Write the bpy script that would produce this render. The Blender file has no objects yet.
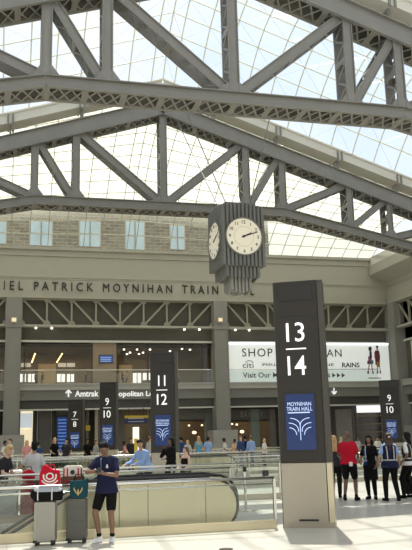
import bpy, bmesh, math, random
from mathutils import Vector as V, Matrix
random.seed(7)
C = bpy.context.scene.collection
R_ = math.radians
PI = math.pi

# ------------------------------------------------------------------ camera
F = 758.0; CX = 206.0; CY = 275.0; HC = 1.75
up = V((-91.0, 3575.0, F)).normalized()
fw = (V((0, 0, 1)) - up * up.z).normalized()
rt = V((fw.y*up.z - fw.z*up.y, fw.z*up.x - fw.x*up.z, fw.x*up.y - fw.y*up.x))
if rt.x < 0: rt = -rt
ya = R_(14.5)
FW = V((math.sin(ya), math.cos(ya), 0)); RT = V((math.cos(ya), -math.sin(ya), 0)); UP = V((0, 0, 1))
def c2w(v): return RT * v.dot(rt) + FW * v.dot(fw) + UP * v.dot(up)
def at(x, y, Y):
    d = c2w(V((x-CX, CY-y, F))); return V((0, 0, HC)) + d * (Y / d.y)
def fl(x, y, z=0.0):
    d = c2w(V((x-CX, CY-y, F))); return V((0, 0, HC)) + d * ((z-HC) / d.z)
cam = bpy.data.objects.new('camera', bpy.data.cameras.new('camera')); C.objects.link(cam)
ax = c2w(V((1, 0, 0))); ay = c2w(V((0, 1, 0))); az = -c2w(V((0, 0, 1)))
m = Matrix.Identity(4)
for i in range(3):
    m[i][0] = ax[i]; m[i][1] = ay[i]; m[i][2] = az[i]
m[2][3] = HC
cam.matrix_world = m
cam.data.sensor_fit = 'VERTICAL'; cam.data.sensor_height = 36; cam.data.lens = 36*F/550
cam.data.clip_end = 400
bpy.context.scene.camera = cam
vs_ = bpy.context.scene.view_settings
vs_.view_transform = 'Standard'; vs_.look = 'None'; vs_.gamma = 1; vs_.use_curve_mapping = False; vs_.exposure = 0.0
bpy.context.scene.cycles.max_bounces = 10; bpy.context.scene.cycles.transparent_max_bounces = 24

# ------------------------------------------------------------------ materials
MATS = {}
def mat(name, col, rough=0.6, metal=0.0, var=0.0, scale=4.0, bump=0.0, emit=None, es=1.0, spec=None):
    if name in MATS: return MATS[name]
    mt = bpy.data.materials.new(name); mt.use_nodes = True
    nt = mt.node_tree; b = nt.nodes['Principled BSDF']
    b.inputs['Base Color'].default_value = (*col, 1); b.inputs['Roughness'].default_value = rough
    b.inputs['Metallic'].default_value = metal
    if spec is not None: b.inputs['Specular IOR Level'].default_value = spec
    if var or bump:
        n = nt.nodes.new('ShaderNodeTexNoise'); n.inputs['Scale'].default_value = scale; n.inputs['Detail'].default_value = 4
        tc = nt.nodes.new('ShaderNodeTexCoord'); nt.links.new(tc.outputs['Object'], n.inputs['Vector'])
        if var:
            mx = nt.nodes.new('ShaderNodeMix'); mx.data_type = 'RGBA'
            mx.inputs['A'].default_value = (*[c*(1-var) for c in col], 1)
            mx.inputs['B'].default_value = (*[min(1, c*(1+var)) for c in col], 1)
            nt.links.new(n.outputs['Fac'], mx.inputs['Factor']); nt.links.new(mx.outputs['Result'], b.inputs['Base Color'])
        if bump:
            bp = nt.nodes.new('ShaderNodeBump'); bp.inputs['Strength'].default_value = bump; bp.inputs['Distance'].default_value = 0.02
            nt.links.new(n.outputs['Fac'], bp.inputs['Height']); nt.links.new(bp.outputs['Normal'], b.inputs['Normal'])
    if emit:
        b.inputs['Emission Color'].default_value = (*emit, 1); b.inputs['Emission Strength'].default_value = es
    MATS[name] = mt; return mt
def glass(name, tint, refl=0.06, frit=0.0, fritcol=(1, 1, 1), rough=0.02):
    if name in MATS: return MATS[name]
    mt = bpy.data.materials.new(name); mt.use_nodes = True; nt = mt.node_tree; nt.nodes.clear()
    o = nt.nodes.new('ShaderNodeOutputMaterial')
    tr = nt.nodes.new('ShaderNodeBsdfTransparent'); tr.inputs['Color'].default_value = (*tint, 1)
    gl = nt.nodes.new('ShaderNodeBsdfGlossy'); gl.inputs['Roughness'].default_value = rough
    mx = nt.nodes.new('ShaderNodeMixShader'); mx.inputs[0].default_value = refl
    nt.links.new(tr.outputs[0], mx.inputs[1]); nt.links.new(gl.outputs[0], mx.inputs[2])
    last = mx
    if frit:
        tl = nt.nodes.new('ShaderNodeBsdfTranslucent'); tl.inputs['Color'].default_value = (*fritcol, 1)
        m2 = nt.nodes.new('ShaderNodeMixShader'); m2.inputs[0].default_value = frit
        gm = nt.nodes.new('ShaderNodeNewGeometry'); sx = nt.nodes.new('ShaderNodeSeparateXYZ'); cm = nt.nodes.new('ShaderNodeMapRange')
        nt.links.new(gm.outputs['Position'], sx.inputs[0]); nt.links.new(sx.outputs['Y'], cm.inputs['Value'])
        cm.inputs['From Min'].default_value = 47.6; cm.inputs['From Max'].default_value = 49.2; cm.inputs['To Min'].default_value = frit; cm.inputs['To Max'].default_value = .05
        nt.links.new(cm.outputs[0], m2.inputs[0])
        nt.links.new(mx.outputs[0], m2.inputs[1]); nt.links.new(tl.outputs[0], m2.inputs[2]); last = m2
    nt.links.new(last.outputs[0], o.inputs[0]); MATS[name] = mt; return mt

STEEL = mat('painted_truss_steel', (.225, .217, .195), .5, .0, .14, 1.5, .25)
FAC = mat('facade_paint', (.40, .385, .335), .65, 0, .05, .8)
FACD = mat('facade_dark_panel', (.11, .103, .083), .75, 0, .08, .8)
FASC = mat('fascia_grey', (.20, .197, .185), .6, 0, .06, 1)
FASL = mat('fascia_band_dark', (.07, .068, .062), .6)
COL = mat('column_grey', (.25, .245, .23), .65, 0, .06, 1)
PLINTH = mat('plinth_stone', (.36, .35, .33), .6, 0, .06, 2)
ALU = mat('white_glazing_bar', (.88, .87, .80), .5)
ALUG = mat('pale_green_glazing_bar', (.78, .77, .62), .5)
INOX = mat('stainless_steel', (.66, .65, .62), .22, 1.0, .06, 3)
BRONZE = mat('champagne_steel_cladding', (.60, .54, .40), .30, .85, .10, 1.2)
BRUSH = mat('brushed_steel', (.40, .365, .30), .42, .8, .08, 1.0)
CHAR = mat('charcoal_panel', (.038, .034, .030), .55, .0, .10, 1.5, spec=.25)
CHARL = mat('pylon_edge_trim', (.075, .07, .06), .45, .4)
BLACK = mat('black_rubber', (.015, .015, .016), .5)
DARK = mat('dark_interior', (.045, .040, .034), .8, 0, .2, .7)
LETTER = mat('dark_bronze_letter', (.03, .028, .024), .5)
WHITE = mat('white_lettering', (.85, .85, .85), .5, emit=(1, 1, 1), es=.55)
TAN = mat('tan_wall_panel', (.33, .25, .175), .7, 0, .08, 1)
G_VAULT = glass('vault_glass', (.93, .97, 1.0), .04)
G_VAULT3 = glass('fritted_vault_glass', (.96, .95, .80), .03, .42, (.60, .585, .48))
BAR3 = mat('grey_beige_glazing_bar', (.42, .41, .34), .6)  # even grey-beige for the far vault's bars, darker than the other bays
G_RAIL = glass('balustrade_glass', (.93, .955, .945), .05)
G_WIN = glass('gallery_glass', (.85, .83, .80), .03)

# ------------------------------------------------------------------ mesh helper
class MB:
    def __init__(s): s.v = []; s.f = []; s.mi = []; s.cur = 0
    def add(s, vs, fs):
        n = len(s.v); s.v += [V(v) for v in vs]; s.f += [tuple(i+n for i in f) for f in fs]; s.mi += [s.cur]*len(fs); return s
    def box(s, x0, x1, y0, y1, z0, z1):
        return s.add([(x0,y0,z0),(x1,y0,z0),(x1,y1,z0),(x0,y1,z0),(x0,y0,z1),(x1,y0,z1),(x1,y1,z1),(x0,y1,z1)],
              [(0,3,2,1),(4,5,6,7),(0,1,5,4),(1,2,6,5),(2,3,7,6),(3,0,4,7)])
    def bar(s, P, Q, w, t, side):      # rectangular bar from P to Q; side = direction of width w
        P = V(P); Q = V(Q); d = (Q-P).normalized(); a = V(side); a = (a - d*a.dot(d)).normalized(); b = d.cross(a)
        vs = [];
        for c in (P, Q):
            for (i, j) in ((-1,-1),(1,-1),(1,1),(-1,1)): vs.append(c + a*(w/2*i) + b*(t/2*j))
        return s.add(vs, [(0,3,2,1),(4,5,6,7),(0,1,5,4),(1,2,6,5),(2,3,7,6),(3,0,4,7)])
    def tube(s, pts, r, n=8, rs=None, closed=False):
        pts = [V(p) for p in pts]; k = len(pts); vs = []
        prev = None
        for i, p in enumerate(pts):
            if closed: d = (pts[(i+1) % k]-pts[i-1]).normalized()
            else: d = (pts[min(i+1, k-1)]-pts[max(i-1, 0)]).normalized()
            if prev is None:
                a = d.cross(V((0, 0, 1)));
                if a.length < .1: a = d.cross(V((1, 0, 0)))
            else: a = prev - d*prev.dot(d)
            a.normalize(); prev = a; b = d.cross(a); rr = rs[i] if rs else r
            for j in range(n):
                t = 2*PI*j/n; vs.append(p + a*(rr*math.cos(t)) + b*(rr*math.sin(t)))
        fs = []
        for i in range(k if closed else k-1):
            for j in range(n):
                i2 = (i+1) % k
                fs.append((i*n+j, i*n+(j+1) % n, i2*n+(j+1) % n, i2*n+j))
        if not closed: fs += [tuple(range(n-1, -1, -1)), tuple(range((k-1)*n, k*n))]
        return s.add(vs, fs)
    def cyl(s, c, r, h, n=24, r2=None):
        c = V(c); return s.tube([c, c+V((0, 0, h))], r, n, rs=[r, r2 if r2 is not None else r])
    def prism(s, poly, y0, y1):       # poly in (x,z), extruded along y
        n = len(poly); vs = [(x, y0, z) for x, z in poly] + [(x, y1, z) for x, z in poly]
        fs = [tuple(range(n)), tuple(range(2*n-1, n-1, -1))] + [(i, n+i, n+(i+1) % n, (i+1) % n) for i in range(n)]
        return s.add(vs, fs)
    def ell(s, c, r, rot=None, nu=14, nv=10):
        c = V(c); vs = []; fs = []
        rot = rot or Matrix.Identity(3)
        for i in range(nv+1):
            th = PI*i/nv
            for j in range(nu):
                ph = 2*PI*j/nu
                p = V((r[0]*math.sin(th)*math.cos(ph), r[1]*math.sin(th)*math.sin(ph), r[2]*math.cos(th)))
                vs.append(c + rot @ p)
        for i in range(nv):
            for j in range(nu):
                fs.append((i*nu+j, (i+1)*nu+j, (i+1)*nu+(j+1) % nu, i*nu+(j+1) % nu))
        return s.add(vs, fs)
    def cap(s, P, Q, r1, r2=None, n=12):  # rounded tapered limb
        P = V(P); Q = V(Q); r2 = r1 if r2 is None else r2; d = (Q-P)
        if d.length < 1e-5: return s
        d.normalize(); pts = []; rs = []
        for a in (80, 55, 25, 0): pts.append(P - d*(r1*math.sin(R_(a)))); rs.append(max(r1*math.cos(R_(a)), 1e-4))
        for a in (0, 25, 55, 80): pts.append(Q + d*(r2*math.sin(R_(a)))); rs.append(max(r2*math.cos(R_(a)), 1e-4))
        return s.tube(pts, 1, n, rs=rs)
    def rings(s, rings, n=20):         # [(center, avec, bvec)]
        vs = []; k = len(rings)
        for c, a, b in rings:
            for j in range(n):
                t = 2*PI*j/n; ca = math.cos(t); sa = math.sin(t)
                # slightly squared ellipse
                q = (abs(ca)**2.4 + abs(sa)**2.4)**(-1/2.4)
                vs.append(c + a*(ca*q) + b*(sa*q))
        fs = [(i*n+j, i*n+(j+1) % n, (i+1)*n+(j+1) % n, (i+1)*n+j) for i in range(k-1) for j in range(n)]
        fs += [tuple(range(n-1, -1, -1)), tuple(range((k-1)*n, k*n))]
        return s.add(vs, fs)
    def rcbox(s, x0, x1, y0, y1, z0, z1, r=.03, seg=4):   # box with rounded vertical-plane (x,z) corners
        poly = []
        for (cx, cz, a0) in ((x1-r, z1-r, 0), (x0+r, z1-r, 90), (x0+r, z0+r, 180), (x1-r, z0+r, 270)):
            for i in range(seg+1):
                a = R_(a0+90*i/seg); poly.append((cx+r*math.cos(a), cz+r*math.sin(a)))
        return s.prism(poly, y0, y1)
    def mesh(s, name):
        me = bpy.data.meshes.new(name); me.from_pydata([tuple(v) for v in s.v], [], s.f)
        me.polygons.foreach_set('material_index', s.mi)
        bm = bmesh.new(); bm.from_mesh(me); bmesh.ops.recalc_face_normals(bm, faces=bm.faces); bm.to_mesh(me); bm.free()
        return me
    def build(s, name, material, parent=None, smooth=False, world=False):
        if world and parent is not None:
            inv = parent_m(parent).inverted(); s.v = [inv @ v for v in s.v]
        me = s.mesh(name)
        for mm in (material if isinstance(material, (list, tuple)) else [material]): me.materials.append(mm)
        if smooth:
            me.polygons.foreach_set('use_smooth', [True]*len(me.polygons))
        o = bpy.data.objects.new(name, me); C.objects.link(o)
        if parent is not None: o.parent = parent
        return o
def parent_m(o):
    m = o.matrix_basis.copy()
    while o.parent: o = o.parent; m = o.matrix_basis @ m
    return m
def thing(name, label, cat, loc=(0, 0, 0), rz=0.0, group=None):
    o = bpy.data.objects.new(name, None); C.objects.link(o); o.location = loc; o.rotation_euler = (0, 0, rz)
    o['label'] = label; o['category'] = cat
    if group: o['group'] = group
    return o
def tag(o, label, cat, group=None, kind=None):
    o['label'] = label; o['category'] = cat
    if group: o['group'] = group
    if kind: o['kind'] = kind
    return o
def struct(o, label=None):
    o['kind'] = 'structure'
    if label: o['label'] = label
    return o
def text_mb(txt, width=None, height=1.0, spacing=1.0, extrude=.01, bold=0.0):
    cu = bpy.data.curves.new('t', 'FONT'); cu.body = txt; cu.size = 1; cu.extrude = 0.0; cu.space_character = spacing
    cu.offset = bold; cu.align_x = 'LEFT'; cu.resolution_u = 3
    o = bpy.data.objects.new('t', cu); C.objects.link(o)
    me = bpy.data.meshes.new_from_object(o); vs = [v.co.copy() for v in me.vertices]
    x0 = min(v.x for v in vs); x1 = max(v.x for v in vs); y0 = min(v.y for v in vs); y1 = max(v.y for v in vs)
    mb = MB()
    sz = height/(y1-y0) if height else None
    sx = width/(x1-x0) if width else sz
    if sz is None: sz = sx
    bm = bmesh.new(); bm.from_mesh(me)
    r = bmesh.ops.extrude_face_region(bm, geom=list(bm.faces))
    for g in r['geom']:
        if isinstance(g, bmesh.types.BMVert): g.co.z += 1.0
    bm.verts.index_update()
    mb.v = [V(((v.co.x-(x0+x1)/2)*sx, -extrude*v.co.z, (v.co.y-(y0+y1)/2)*sz)) for v in bm.verts]
    mb.f = [tuple(v.index for v in f.verts) for f in bm.faces]; mb.mi = [0]*len(mb.f)
    bm.free(); bpy.data.objects.remove(o); bpy.data.curves.remove(cu); bpy.data.meshes.remove(me)
    return mb            # text facing -Y, centred at origin
def moved(mb, loc, rz=0.0):
    M = Matrix.Translation(loc) @ Matrix.Rotation(rz, 4, 'Z'); mb.v = [M @ v for v in mb.v]; return mb

# ------------------------------------------------------------------ world + sun
w = bpy.data.worlds.new('World'); bpy.context.scene.world = w; w.use_nodes = True
nt = w.node_tree; bg = nt.nodes['Background']
tc = nt.nodes.new('ShaderNodeTexCoord'); nz = nt.nodes.new('ShaderNodeTexNoise'); nz.inputs['Scale'].default_value = 3.0; nz.inputs['Detail'].default_value = 5
cr = nt.nodes.new('ShaderNodeValToRGB'); cr.color_ramp.elements[0].position = .35; cr.color_ramp.elements[1].position = .62
cr.color_ramp.elements[0].color = (.74, .86, 1, 1); cr.color_ramp.elements[1].color = (1, 1, .98, 1)
nt.links.new(tc.outputs['Generated'], nz.inputs['Vector']); nt.links.new(nz.outputs['Fac'], cr.inputs['Fac'])
nt.links.new(cr.outputs['Color'], bg.inputs['Color']); bg.inputs['Strength'].default_value = 1.15
sd = bpy.data.lights.new('sun', 'SUN'); sd.energy = 8.0; sd.angle = R_(.6); sd.color = (1, .95, .84)
sun = bpy.data.objects.new('sun', sd); C.objects.link(sun)
el = R_(65); azs = R_(17)
sdir = V((math.sin(azs)*math.cos(el), math.cos(azs)*math.cos(el), math.sin(el)))   # towards the sun
sun.rotation_euler = (-sdir).to_track_quat('-Z', 'Y').to_euler(); sun.location = (10, 30, 40)

# ------------------------------------------------------------------ dimensions
X0 = 7.5; HW = 19.7; XL = X0-HW; XR = X0+HW; YF = 51.0
T1, T2 = 24.6, 37.8
COLS = [-14.0, .04, 14.1]

# floor with escalator pits
PITS = [(-9.0, 3.75, 14.55, 17.4), (-9.0, 9.0, 31.0, 33.4)]
def floor_mb():
    mb = MB(); xs = sorted({XL-2, XR+3, *[p[0] for p in PITS], *[p[1] for p in PITS]}); ys = sorted({-6.0, YF+9, *[p[2] for p in PITS], *[p[3] for p in PITS]})
    for i in range(len(xs)-1):
        for j in range(len(ys)-1):
            cx = (xs[i]+xs[i+1])/2; cy = (ys[j]+ys[j+1])/2
            if any(p[0] < cx < p[1] and p[2] < cy < p[3] for p in PITS): continue
            mb.box(xs[i], xs[i+1], ys[j], ys[j+1], -.4, 0)
    return mb
fm = bpy.data.materials.new('terrazzo_floor'); fm.use_nodes = True; nt = fm.node_tree; b = nt.nodes['Principled BSDF']
tc = nt.nodes.new('ShaderNodeTexCoord'); br = nt.nodes.new('ShaderNodeTexBrick'); br.offset = 0; br.inputs['Scale'].default_value = 1
br.inputs['Brick Width'].default_value = 1.5; br.inputs['Row Height'].default_value = 1.5; br.inputs['Mortar Size'].default_value = .008
br.inputs['Color1'].default_value = (.60, .57, .50, 1); br.inputs['Color2'].default_value = (.55, .525, .46, 1); br.inputs['Mortar'].default_value = (.40, .37, .31, 1)
nz = nt.nodes.new('ShaderNodeTexNoise'); nz.inputs['Scale'].default_value = 60; nz.inputs['Detail'].default_value = 6
mx = nt.nodes.new('ShaderNodeMix'); mx.data_type = 'RGBA'; mx.blend_type = 'MULTIPLY'; mx.inputs['Factor'].default_value = .25
nt.links.new(tc.outputs['Object'], br.inputs['Vector']); nt.links.new(tc.outputs['Object'], nz.inputs['Vector'])
nt.links.new(br.outputs['Color'], mx.inputs['A']); nt.links.new(nz.outputs['Color'], mx.inputs['B']); nt.links.new(mx.outputs['Result'], b.inputs['Base Color'])
b.inputs['Roughness'].default_value = .28
struct(floor_mb().build('floor', fm))
PITM = mat('concourse_stone', (.40, .40, .38), .6, 0, .08, 1)
for i, (x0, x1, y0, y1) in enumerate(PITS):
    mb = MB(); t = .1
    mb.box(x0-6, x1+.1, y0, y1, -5.2, -5.0)
    mb.box(x0-6, x1, y0-t, y0, -5, -.4); mb.box(x0-6, x1, y1, y1+t, -5, -.4); mb.box(x1, x1+t, y0, y1, -5, -.4)
    struct(mb.build('wall_pit_%d' % (i+1), PITM))

# ------------------------------------------------------------------ roof trusses
def ztop(x): return 18.7 - .33*abs(x-X0)           # underside of the top chord
def zbot(x):
    d = abs(x-X0); return 13.75 if d < 6.65 else 13.75-.215*(d-6.65)   # top of the bottom chord
DEP = .9
def member(mb, P, Q, Y, w, D, pitch=.45, lace='x', fl_=.13, faces=(-1, 1), lw=.07, ew=.035, cover=False):
    P = V((P[0], 0, P[1])); Q = V((Q[0], 0, Q[1])); d = (Q-P); L = d.length; d.normalize(); nrm = V((-d.z, 0, d.x))
    for s in (-1, 1):
        yy = V((0, Y+s*D/2, 0))
        mb.bar(P+yy, Q+yy, w, .035, nrm)
        for e in (-1, 1):
            off = nrm*(e*(w/2)) + V((0, s*fl_/2, 0))
            mb.bar(P+yy+off, Q+yy+off, fl_, ew, (0, 1, 0))
    n = max(2, int(L/pitch))
    if cover: mb.bar(P+nrm*(w/2)+V((0, Y, 0)), Q+nrm*(w/2)+V((0, Y, 0)), D, .03, (0, 1, 0)); faces = (-1,)
    if lace:
        for e in faces:
            base = nrm*(e*w/2*.97)
            for i in range(n):
                a = P + d*(L*i/n) + base; b_ = P + d*(L*(i+1)/n) + base
                y0 = V((0, Y-D/2, 0)); y1 = V((0, Y+D/2, 0))
                if lace == 'x':
                    mb.bar(a+y0, b_+y1, lw, .015, d.cross(nrm)+d); mb.bar(a+y1, b_+y0, lw, .02, d.cross(nrm)-d)
                else:
                    if i % 2: y0, y1 = y1, y0
                    mb.bar(a+y0, b_+y1, lw, .015, d)
    # batten plates
    for q in (.02, .5, .98) if L < 12 else [j/10 for j in range(11)]:
        for e in faces:
            c = P + d*(L*q) + nrm*(e*w/2*.97)
            mb.bar(c + V((0, Y-D/2, 0)), c + V((0, Y+D/2, 0)), .22, .03, d)
POSTS = [0, 4.57, 6.65, 10.6, 13.0, 16.8]
def truss(Y, label):
    t = thing('roof_truss', label, 'truss', (X0, Y, zbot(X0)), 0, 'steel roof trusses')
    xs = [XL+.3, X0-6.65, X0+6.65, XR-.3]
    mb = MB(); w = .42
    for a, b_ in zip(xs[:-1], xs[1:]):
        member(mb, (a, zbot(a)-w/2), (b_, zbot(b_)-w/2), Y, w, DEP, .42, 'x', .15, cover=True)
    mb.build('bottom_chord', STEEL, t, world=True)
    mb = MB(); w = .78
    for a, b_ in ((XL+.3, X0), (X0, XR-.3)):
        member(mb, (a, ztop(a)+w/2), (b_, ztop(b_)+w/2), Y, w, DEP, .48, 'x', .16, cover=True)
    mb.build('top_chord', STEEL, t, world=True)
    ds = sorted({-p for p in POSTS} | set(POSTS))
    for dx in ds:
        x = X0+dx; mb = MB(); w = .34 if abs(dx) < 12 else .28
        member(mb, (x, zbot(x)-.1), (x, ztop(x)+.35), Y, w, DEP-.14, .42, 'z', .09, lw=.09)
        mb.build('post', STEEL, t, world=True)
        for s in (-1, 1):
            mb = MB(); yy = Y+s*(DEP/2-.02); hw = .55 if dx else .85
            mb.prism([(x-hw, zbot(x-hw)-.05), (x+hw, zbot(x+hw)-.05), (x+.2, zbot(x)+.42), (x-.2, zbot(x)+.42)], yy-.015, yy+.015)
            mb.build('gusset_plate', STEEL, t, world=True)
    for i in range(len(ds)-1):
        a, b_ = ds[i], ds[i+1]
        if b_ <= 0: tp, bt = a, b_
        else: tp, bt = b_, a
        xt, xb = X0+tp, X0+bt; s = 1 if xb > xt else -1
        mb = MB(); w = .34 if abs(b_-a) > 3 else .3
        member(mb, (xt+s*.2, ztop(xt)+.15), (xb-s*.15, zbot(xb)+.05), Y, w, DEP-.26, .5, 'z', .09, lw=.08)
        mb.build('diagonal', STEEL, t, world=True)
    # end diagonals to the wall
    for s in (-1, 1):
        mb = MB(); xa = X0+s*16.8; xe = X0+s*19.3
        member(mb, (xa, zbot(xa)+.05), (xe, ztop(xe)+.1), Y, .26, DEP-.26, .5, 'z', .08)
        mb.build('diagonal', STEEL, t, world=True)
    return t
truss(T1, 'nearest grey riveted roof truss with laced chords crossing the top of the hall')
truss(T2, 'second grey riveted roof truss crossing behind the hanging clock')

# ------------------------------------------------------------------ glass vaults between the trusses
def gz(x): return ztop(x) + 2.0
def bay(n, ya_, yb_, zf, glassm, barm, nx, ny, rb, label):
    xs = [XL+1.2 + (2*HW-2.4)*i/nx for i in range(nx+1)]
    xs = sorted(xs + ([X0] if X0 not in xs else []))
    def P(x, t): return V((x, ya_+(yb_-ya_)*t, zf(x, t)))
    t_ = thing('glass_vault', label, 'skylight', (X0, ya_, 14.4), 0, 'arched glass roof vaults'); t_['kind'] = 'structure'
    g = MB(); M = ny*2; vs = []; fs = []
    for x in xs:
        for j in range(M+1): vs.append(P(x, j/M))
    for i in range(len(xs)-1):
        for j in range(M): fs.append((i*(M+1)+j, i*(M+1)+j+1, (i+1)*(M+1)+j+1, (i+1)*(M+1)+j))
    g.add(vs, fs); g.build('glazing', glassm, t_, world=True, smooth=True)
    b1 = MB()
    for x in xs: b1.tube([P(x, j/M)-V((0, 0, .05)) for j in range(M+1)], rb, 5)
    for j in range(ny+1): b1.tube([P(x, j/ny)-V((0, 0, .05)) for x in xs], rb, 5)
    b1.build('glazing_grid', barm, t_, world=True)
    # tension cables in each panel
    b2 = MB(); k = 0
    for i in range(0, len(xs)-1):
        for j in range(ny):
            if (i+j) % 2 == 0:
                b2.tube([P(xs[i], j/ny)-V((0, 0, .12)), P(xs[i+1], (j+1)/ny)-V((0, 0, .12))], .005, 4)
            else:
                b2.tube([P(xs[i+1], j/ny)-V((0, 0, .12)), P(xs[i], (j+1)/ny)-V((0, 0, .12))], .005, 4)
    b2.build('bracing_cables', INOX, t_, world=True)
    return t_
BUL = 3.0
bay(1, 11.9, T1-.55, lambda x, t: gz(x)+BUL*4*t*(1-t), G_VAULT, ALU, 27, 10, .035, 'glass vault over the near floor in front of the first truss')
bay(2, T1+.55, T2-.55, lambda x, t: gz(x)+BUL*4*t*(1-t), G_VAULT, ALUG, 29, 12, .036, 'glass vault with pale grid between the two roof trusses')
bay(3, T2+.55, YF-.2, lambda x, t: gz(x)*(1-t)+14.5*t+1.6*4*t*(1-t), G_VAULT3, BAR3, 31, 14, .026, 'fritted glass vault sloping down to the far wall ledge')
# white gutters along each springing
GUT = mat('white_gutter', (.62, .60, .53), .55, 0, .05, 1)
for Y, lab in ((T1, 'white gable gutter on top of the nearest truss'), (T2, 'white gable gutter on top of the second truss')):
    g = thing('roof_gutter', lab, 'gutter', (X0, Y, gz(X0)), 0, 'white gutters on the trusses')
    mb = MB()
    for a, b_ in ((XL+.4, X0), (X0, XR-.4)):
        for s in (-1, 1):
            mb.bar((a, Y+s*.5, gz(a)-.28), (b_, Y+s*.5, gz(b_)-.28), .5, .06, (0, 0, 1))
            mb.tube([(a, Y+s*.56, gz(a)-.02), (b_, Y+s*.56, gz(b_)-.02)], .07, 6)
        mb.bar((a, Y, gz(a)-.5), (b_, Y, gz(b_)-.5), 1.0, .05, (0, 1, 0))
    mb.build('trough', GUT, g, world=True)
    x = XL+1
    while x < XR-1:
        mb = MB(); mb.bar((x, Y, ztop(x)+.75), (x, Y, gz(x)-.5), .1, .5, (1, 0, 0))
        for s in (-1, 1): mb.bar((x-.12, Y+s*.58, gz(x)-.62), (x-.12, Y+s*.58, gz(x)-.1), .09, .06, (1, 0, 0)); mb.bar((x+.12, Y+s*.58, gz(x)-.62), (x+.12, Y+s*.58, gz(x)-.1), .09, .06, (1, 0, 0))
        x += 3.6; mb.build('bracket', STEEL, g, world=True)

# ------------------------------------------------------------------ walls (facade and side walls share one profile)
def wall(side, M, s0, s1, cols, rooms=True):
    # local frame: x along wall, y outward from hall (wall plane y=0, hall at y<0)
    def put(mb, name, mt, par=None):
        mb.v = [M @ v for v in mb.v]; o = mb.build(name, mt); struct(o); return o
    mb = MB()
    mb.box(s0, s1, -.10, 1.0, 13.9, 14.3); mb.box(s0, s1, -.28, 1.0, 14.3, 14.5)     # ledge
    mb.box(s0, s1, .0, 1.0, 12.75, 13.9)
    mb.box(s0, s1, -.10, 1.0, 12.42, 12.75); mb.box(s0, s1, -.04, 1.0, 12.30, 12.42)
    mb.box(s0, s1, .0, 1.0, 11.2, 12.30)
    mb.box(s0, s1, -.22, 1.0, 11.0, 11.2)
    put(mb, 'wall_%s_frieze' % side, FAC)
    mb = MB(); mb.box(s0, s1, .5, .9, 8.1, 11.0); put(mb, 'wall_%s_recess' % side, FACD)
    mb = MB(); mb.box(s0, s1, -.15, .6, 9.08, 9.22); put(mb, 'trim_%s_beam' % side, FAC)
    mb = MB(); mb.box(s0, s1, .3, .9, 8.1, 8.24); put(mb, 'trim_%s_head' % side, mat('pale_head_trim', (.62, .62, .58), .5))
    mb = MB(); mb.box(s0, s1, -.05, 1.2, 4.92, 5.32); mb.box(s0, s1, -.12, .1, 5.25, 5.34)
    put(mb, 'trim_%s_slab' % side, mat('slab_edge_grey', (.40, .40, .37), .6))
    mb = MB(); mb.box(s0, s1, .1, 1.2, 4.28, 4.92); put(mb, 'trim_%s_fascia' % side, FASC)
    mb = MB(); mb.box(s0, s1, .35, 1.2, 3.72, 4.28); put(mb, 'trim_%s_soffit' % side, FASL)
    mb = MB(); mb.box(s0, s1, .33, .5, 3.62, 3.72); put(mb, 'trim_%s_track' % side, mat('pale_head_trim', (.62, .62, .58), .5))
    for i, c in enumerate(cols):
        mb = MB(); mb.box(c-.5, c+.5, -.3, .8, 0, 11.0); mb.box(c-.56, c+.56, -.36, .8, 9.0, 9.3)
        mb.box(c-.5, c-.42, -.34, -.3, 0, 9); mb.box(c+.42, c+.5, -.34, -.3, 0, 9)
        put(mb, 'wall_%s_column' % side, COL)
        mb = MB(); mb.box(c-.85, c+.85, -.7, .9, 0, 2.1); put(mb, 'wall_%s_plinth' % side, PLINTH)
    # zigzag beam between columns: a thing per bay
    mb = MB()
    for a, b_ in zip(cols[:-1], cols[1:]):
        n = 8; L = b_-a-1.0; p = L/n; st = a+.5; mid = n/2
        for i in range(n+1):
            x = st+i*p
            mb.bar((x, .12, 9.2), (x, .12, 11.0), .12, .12, (1, 0, 0))
            mb.prism([(x-.28, 9.2), (x+.28, 9.2), (x+.16, 9.5), (x-.16, 9.5)], .03, .07)
            mb.prism([(x-.28, 11.0), (x+.28, 11.0), (x+.14, 10.75), (x-.14, 10.75)], .03, .07)
        for i in range(n):
            x = st+i*p
            if i < mid: mb.bar((x+.06, .12, 10.92), (x+p-.06, .12, 9.32), .13, .12, (1, 0, 0))
            else: mb.bar((x+.06, .12, 9.32), (x+p-.06, .12, 10.92), .13, .12, (1, 0, 0))
    mb.box(s0, s1, .06, .2, 10.9, 11.0)
    put(mb, 'trim_%s_lattice' % side, mat('lattice_paint', (.31, .29, .235), .6))
wall('back', Matrix.Translation((0, YF, 0)), XL-1, XR+.6, [COLS[0], COLS[1], COLS[2], XR+.4])
MR = Matrix.Translation((XR, YF, 0)) @ Matrix.Rotation(-PI/2, 4, 'Z')     # local x -> -Y (towards camera), local y -> +X
wall('right', MR, -.5, 40, [0.9, 14.0, 28.0, 42])
ML = Matrix.Translation((XL, YF, 0)) @ Matrix.Rotation(PI/2, 4, 'Z')
mb = MB(); mb.box(-42, 0, 0, .6, 0, 14.4); mb.v = [ML @ v for v in mb.v]; struct(mb.build('wall_left', FAC))
mb = MB(); mb.box(XL-1, XR+1, -8.6, -8, 0, 16); struct(mb.build('wall_front', FAC))
def lamp(name, loc, e, sx, sy, col=(1, .78, .5)):
    l = bpy.data.lights.new(name, 'AREA'); l.energy = e; l.shape = 'RECTANGLE'; l.size = sx; l.size_y = sy; l.color = col
    o = bpy.data.objects.new(name, l); C.objects.link(o); o.location = loc; return o
lamp('gallery_ceiling_light', (3.2, YF+3.8, 7.9), 130, 5, 4); lamp('gallery_ceiling_light', (9.8, YF+3.8, 7.9), 110, 6, 4); lamp('gallery_ceiling_light', (-5, YF+3.8, 7.9), 90, 6, 4)
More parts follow.
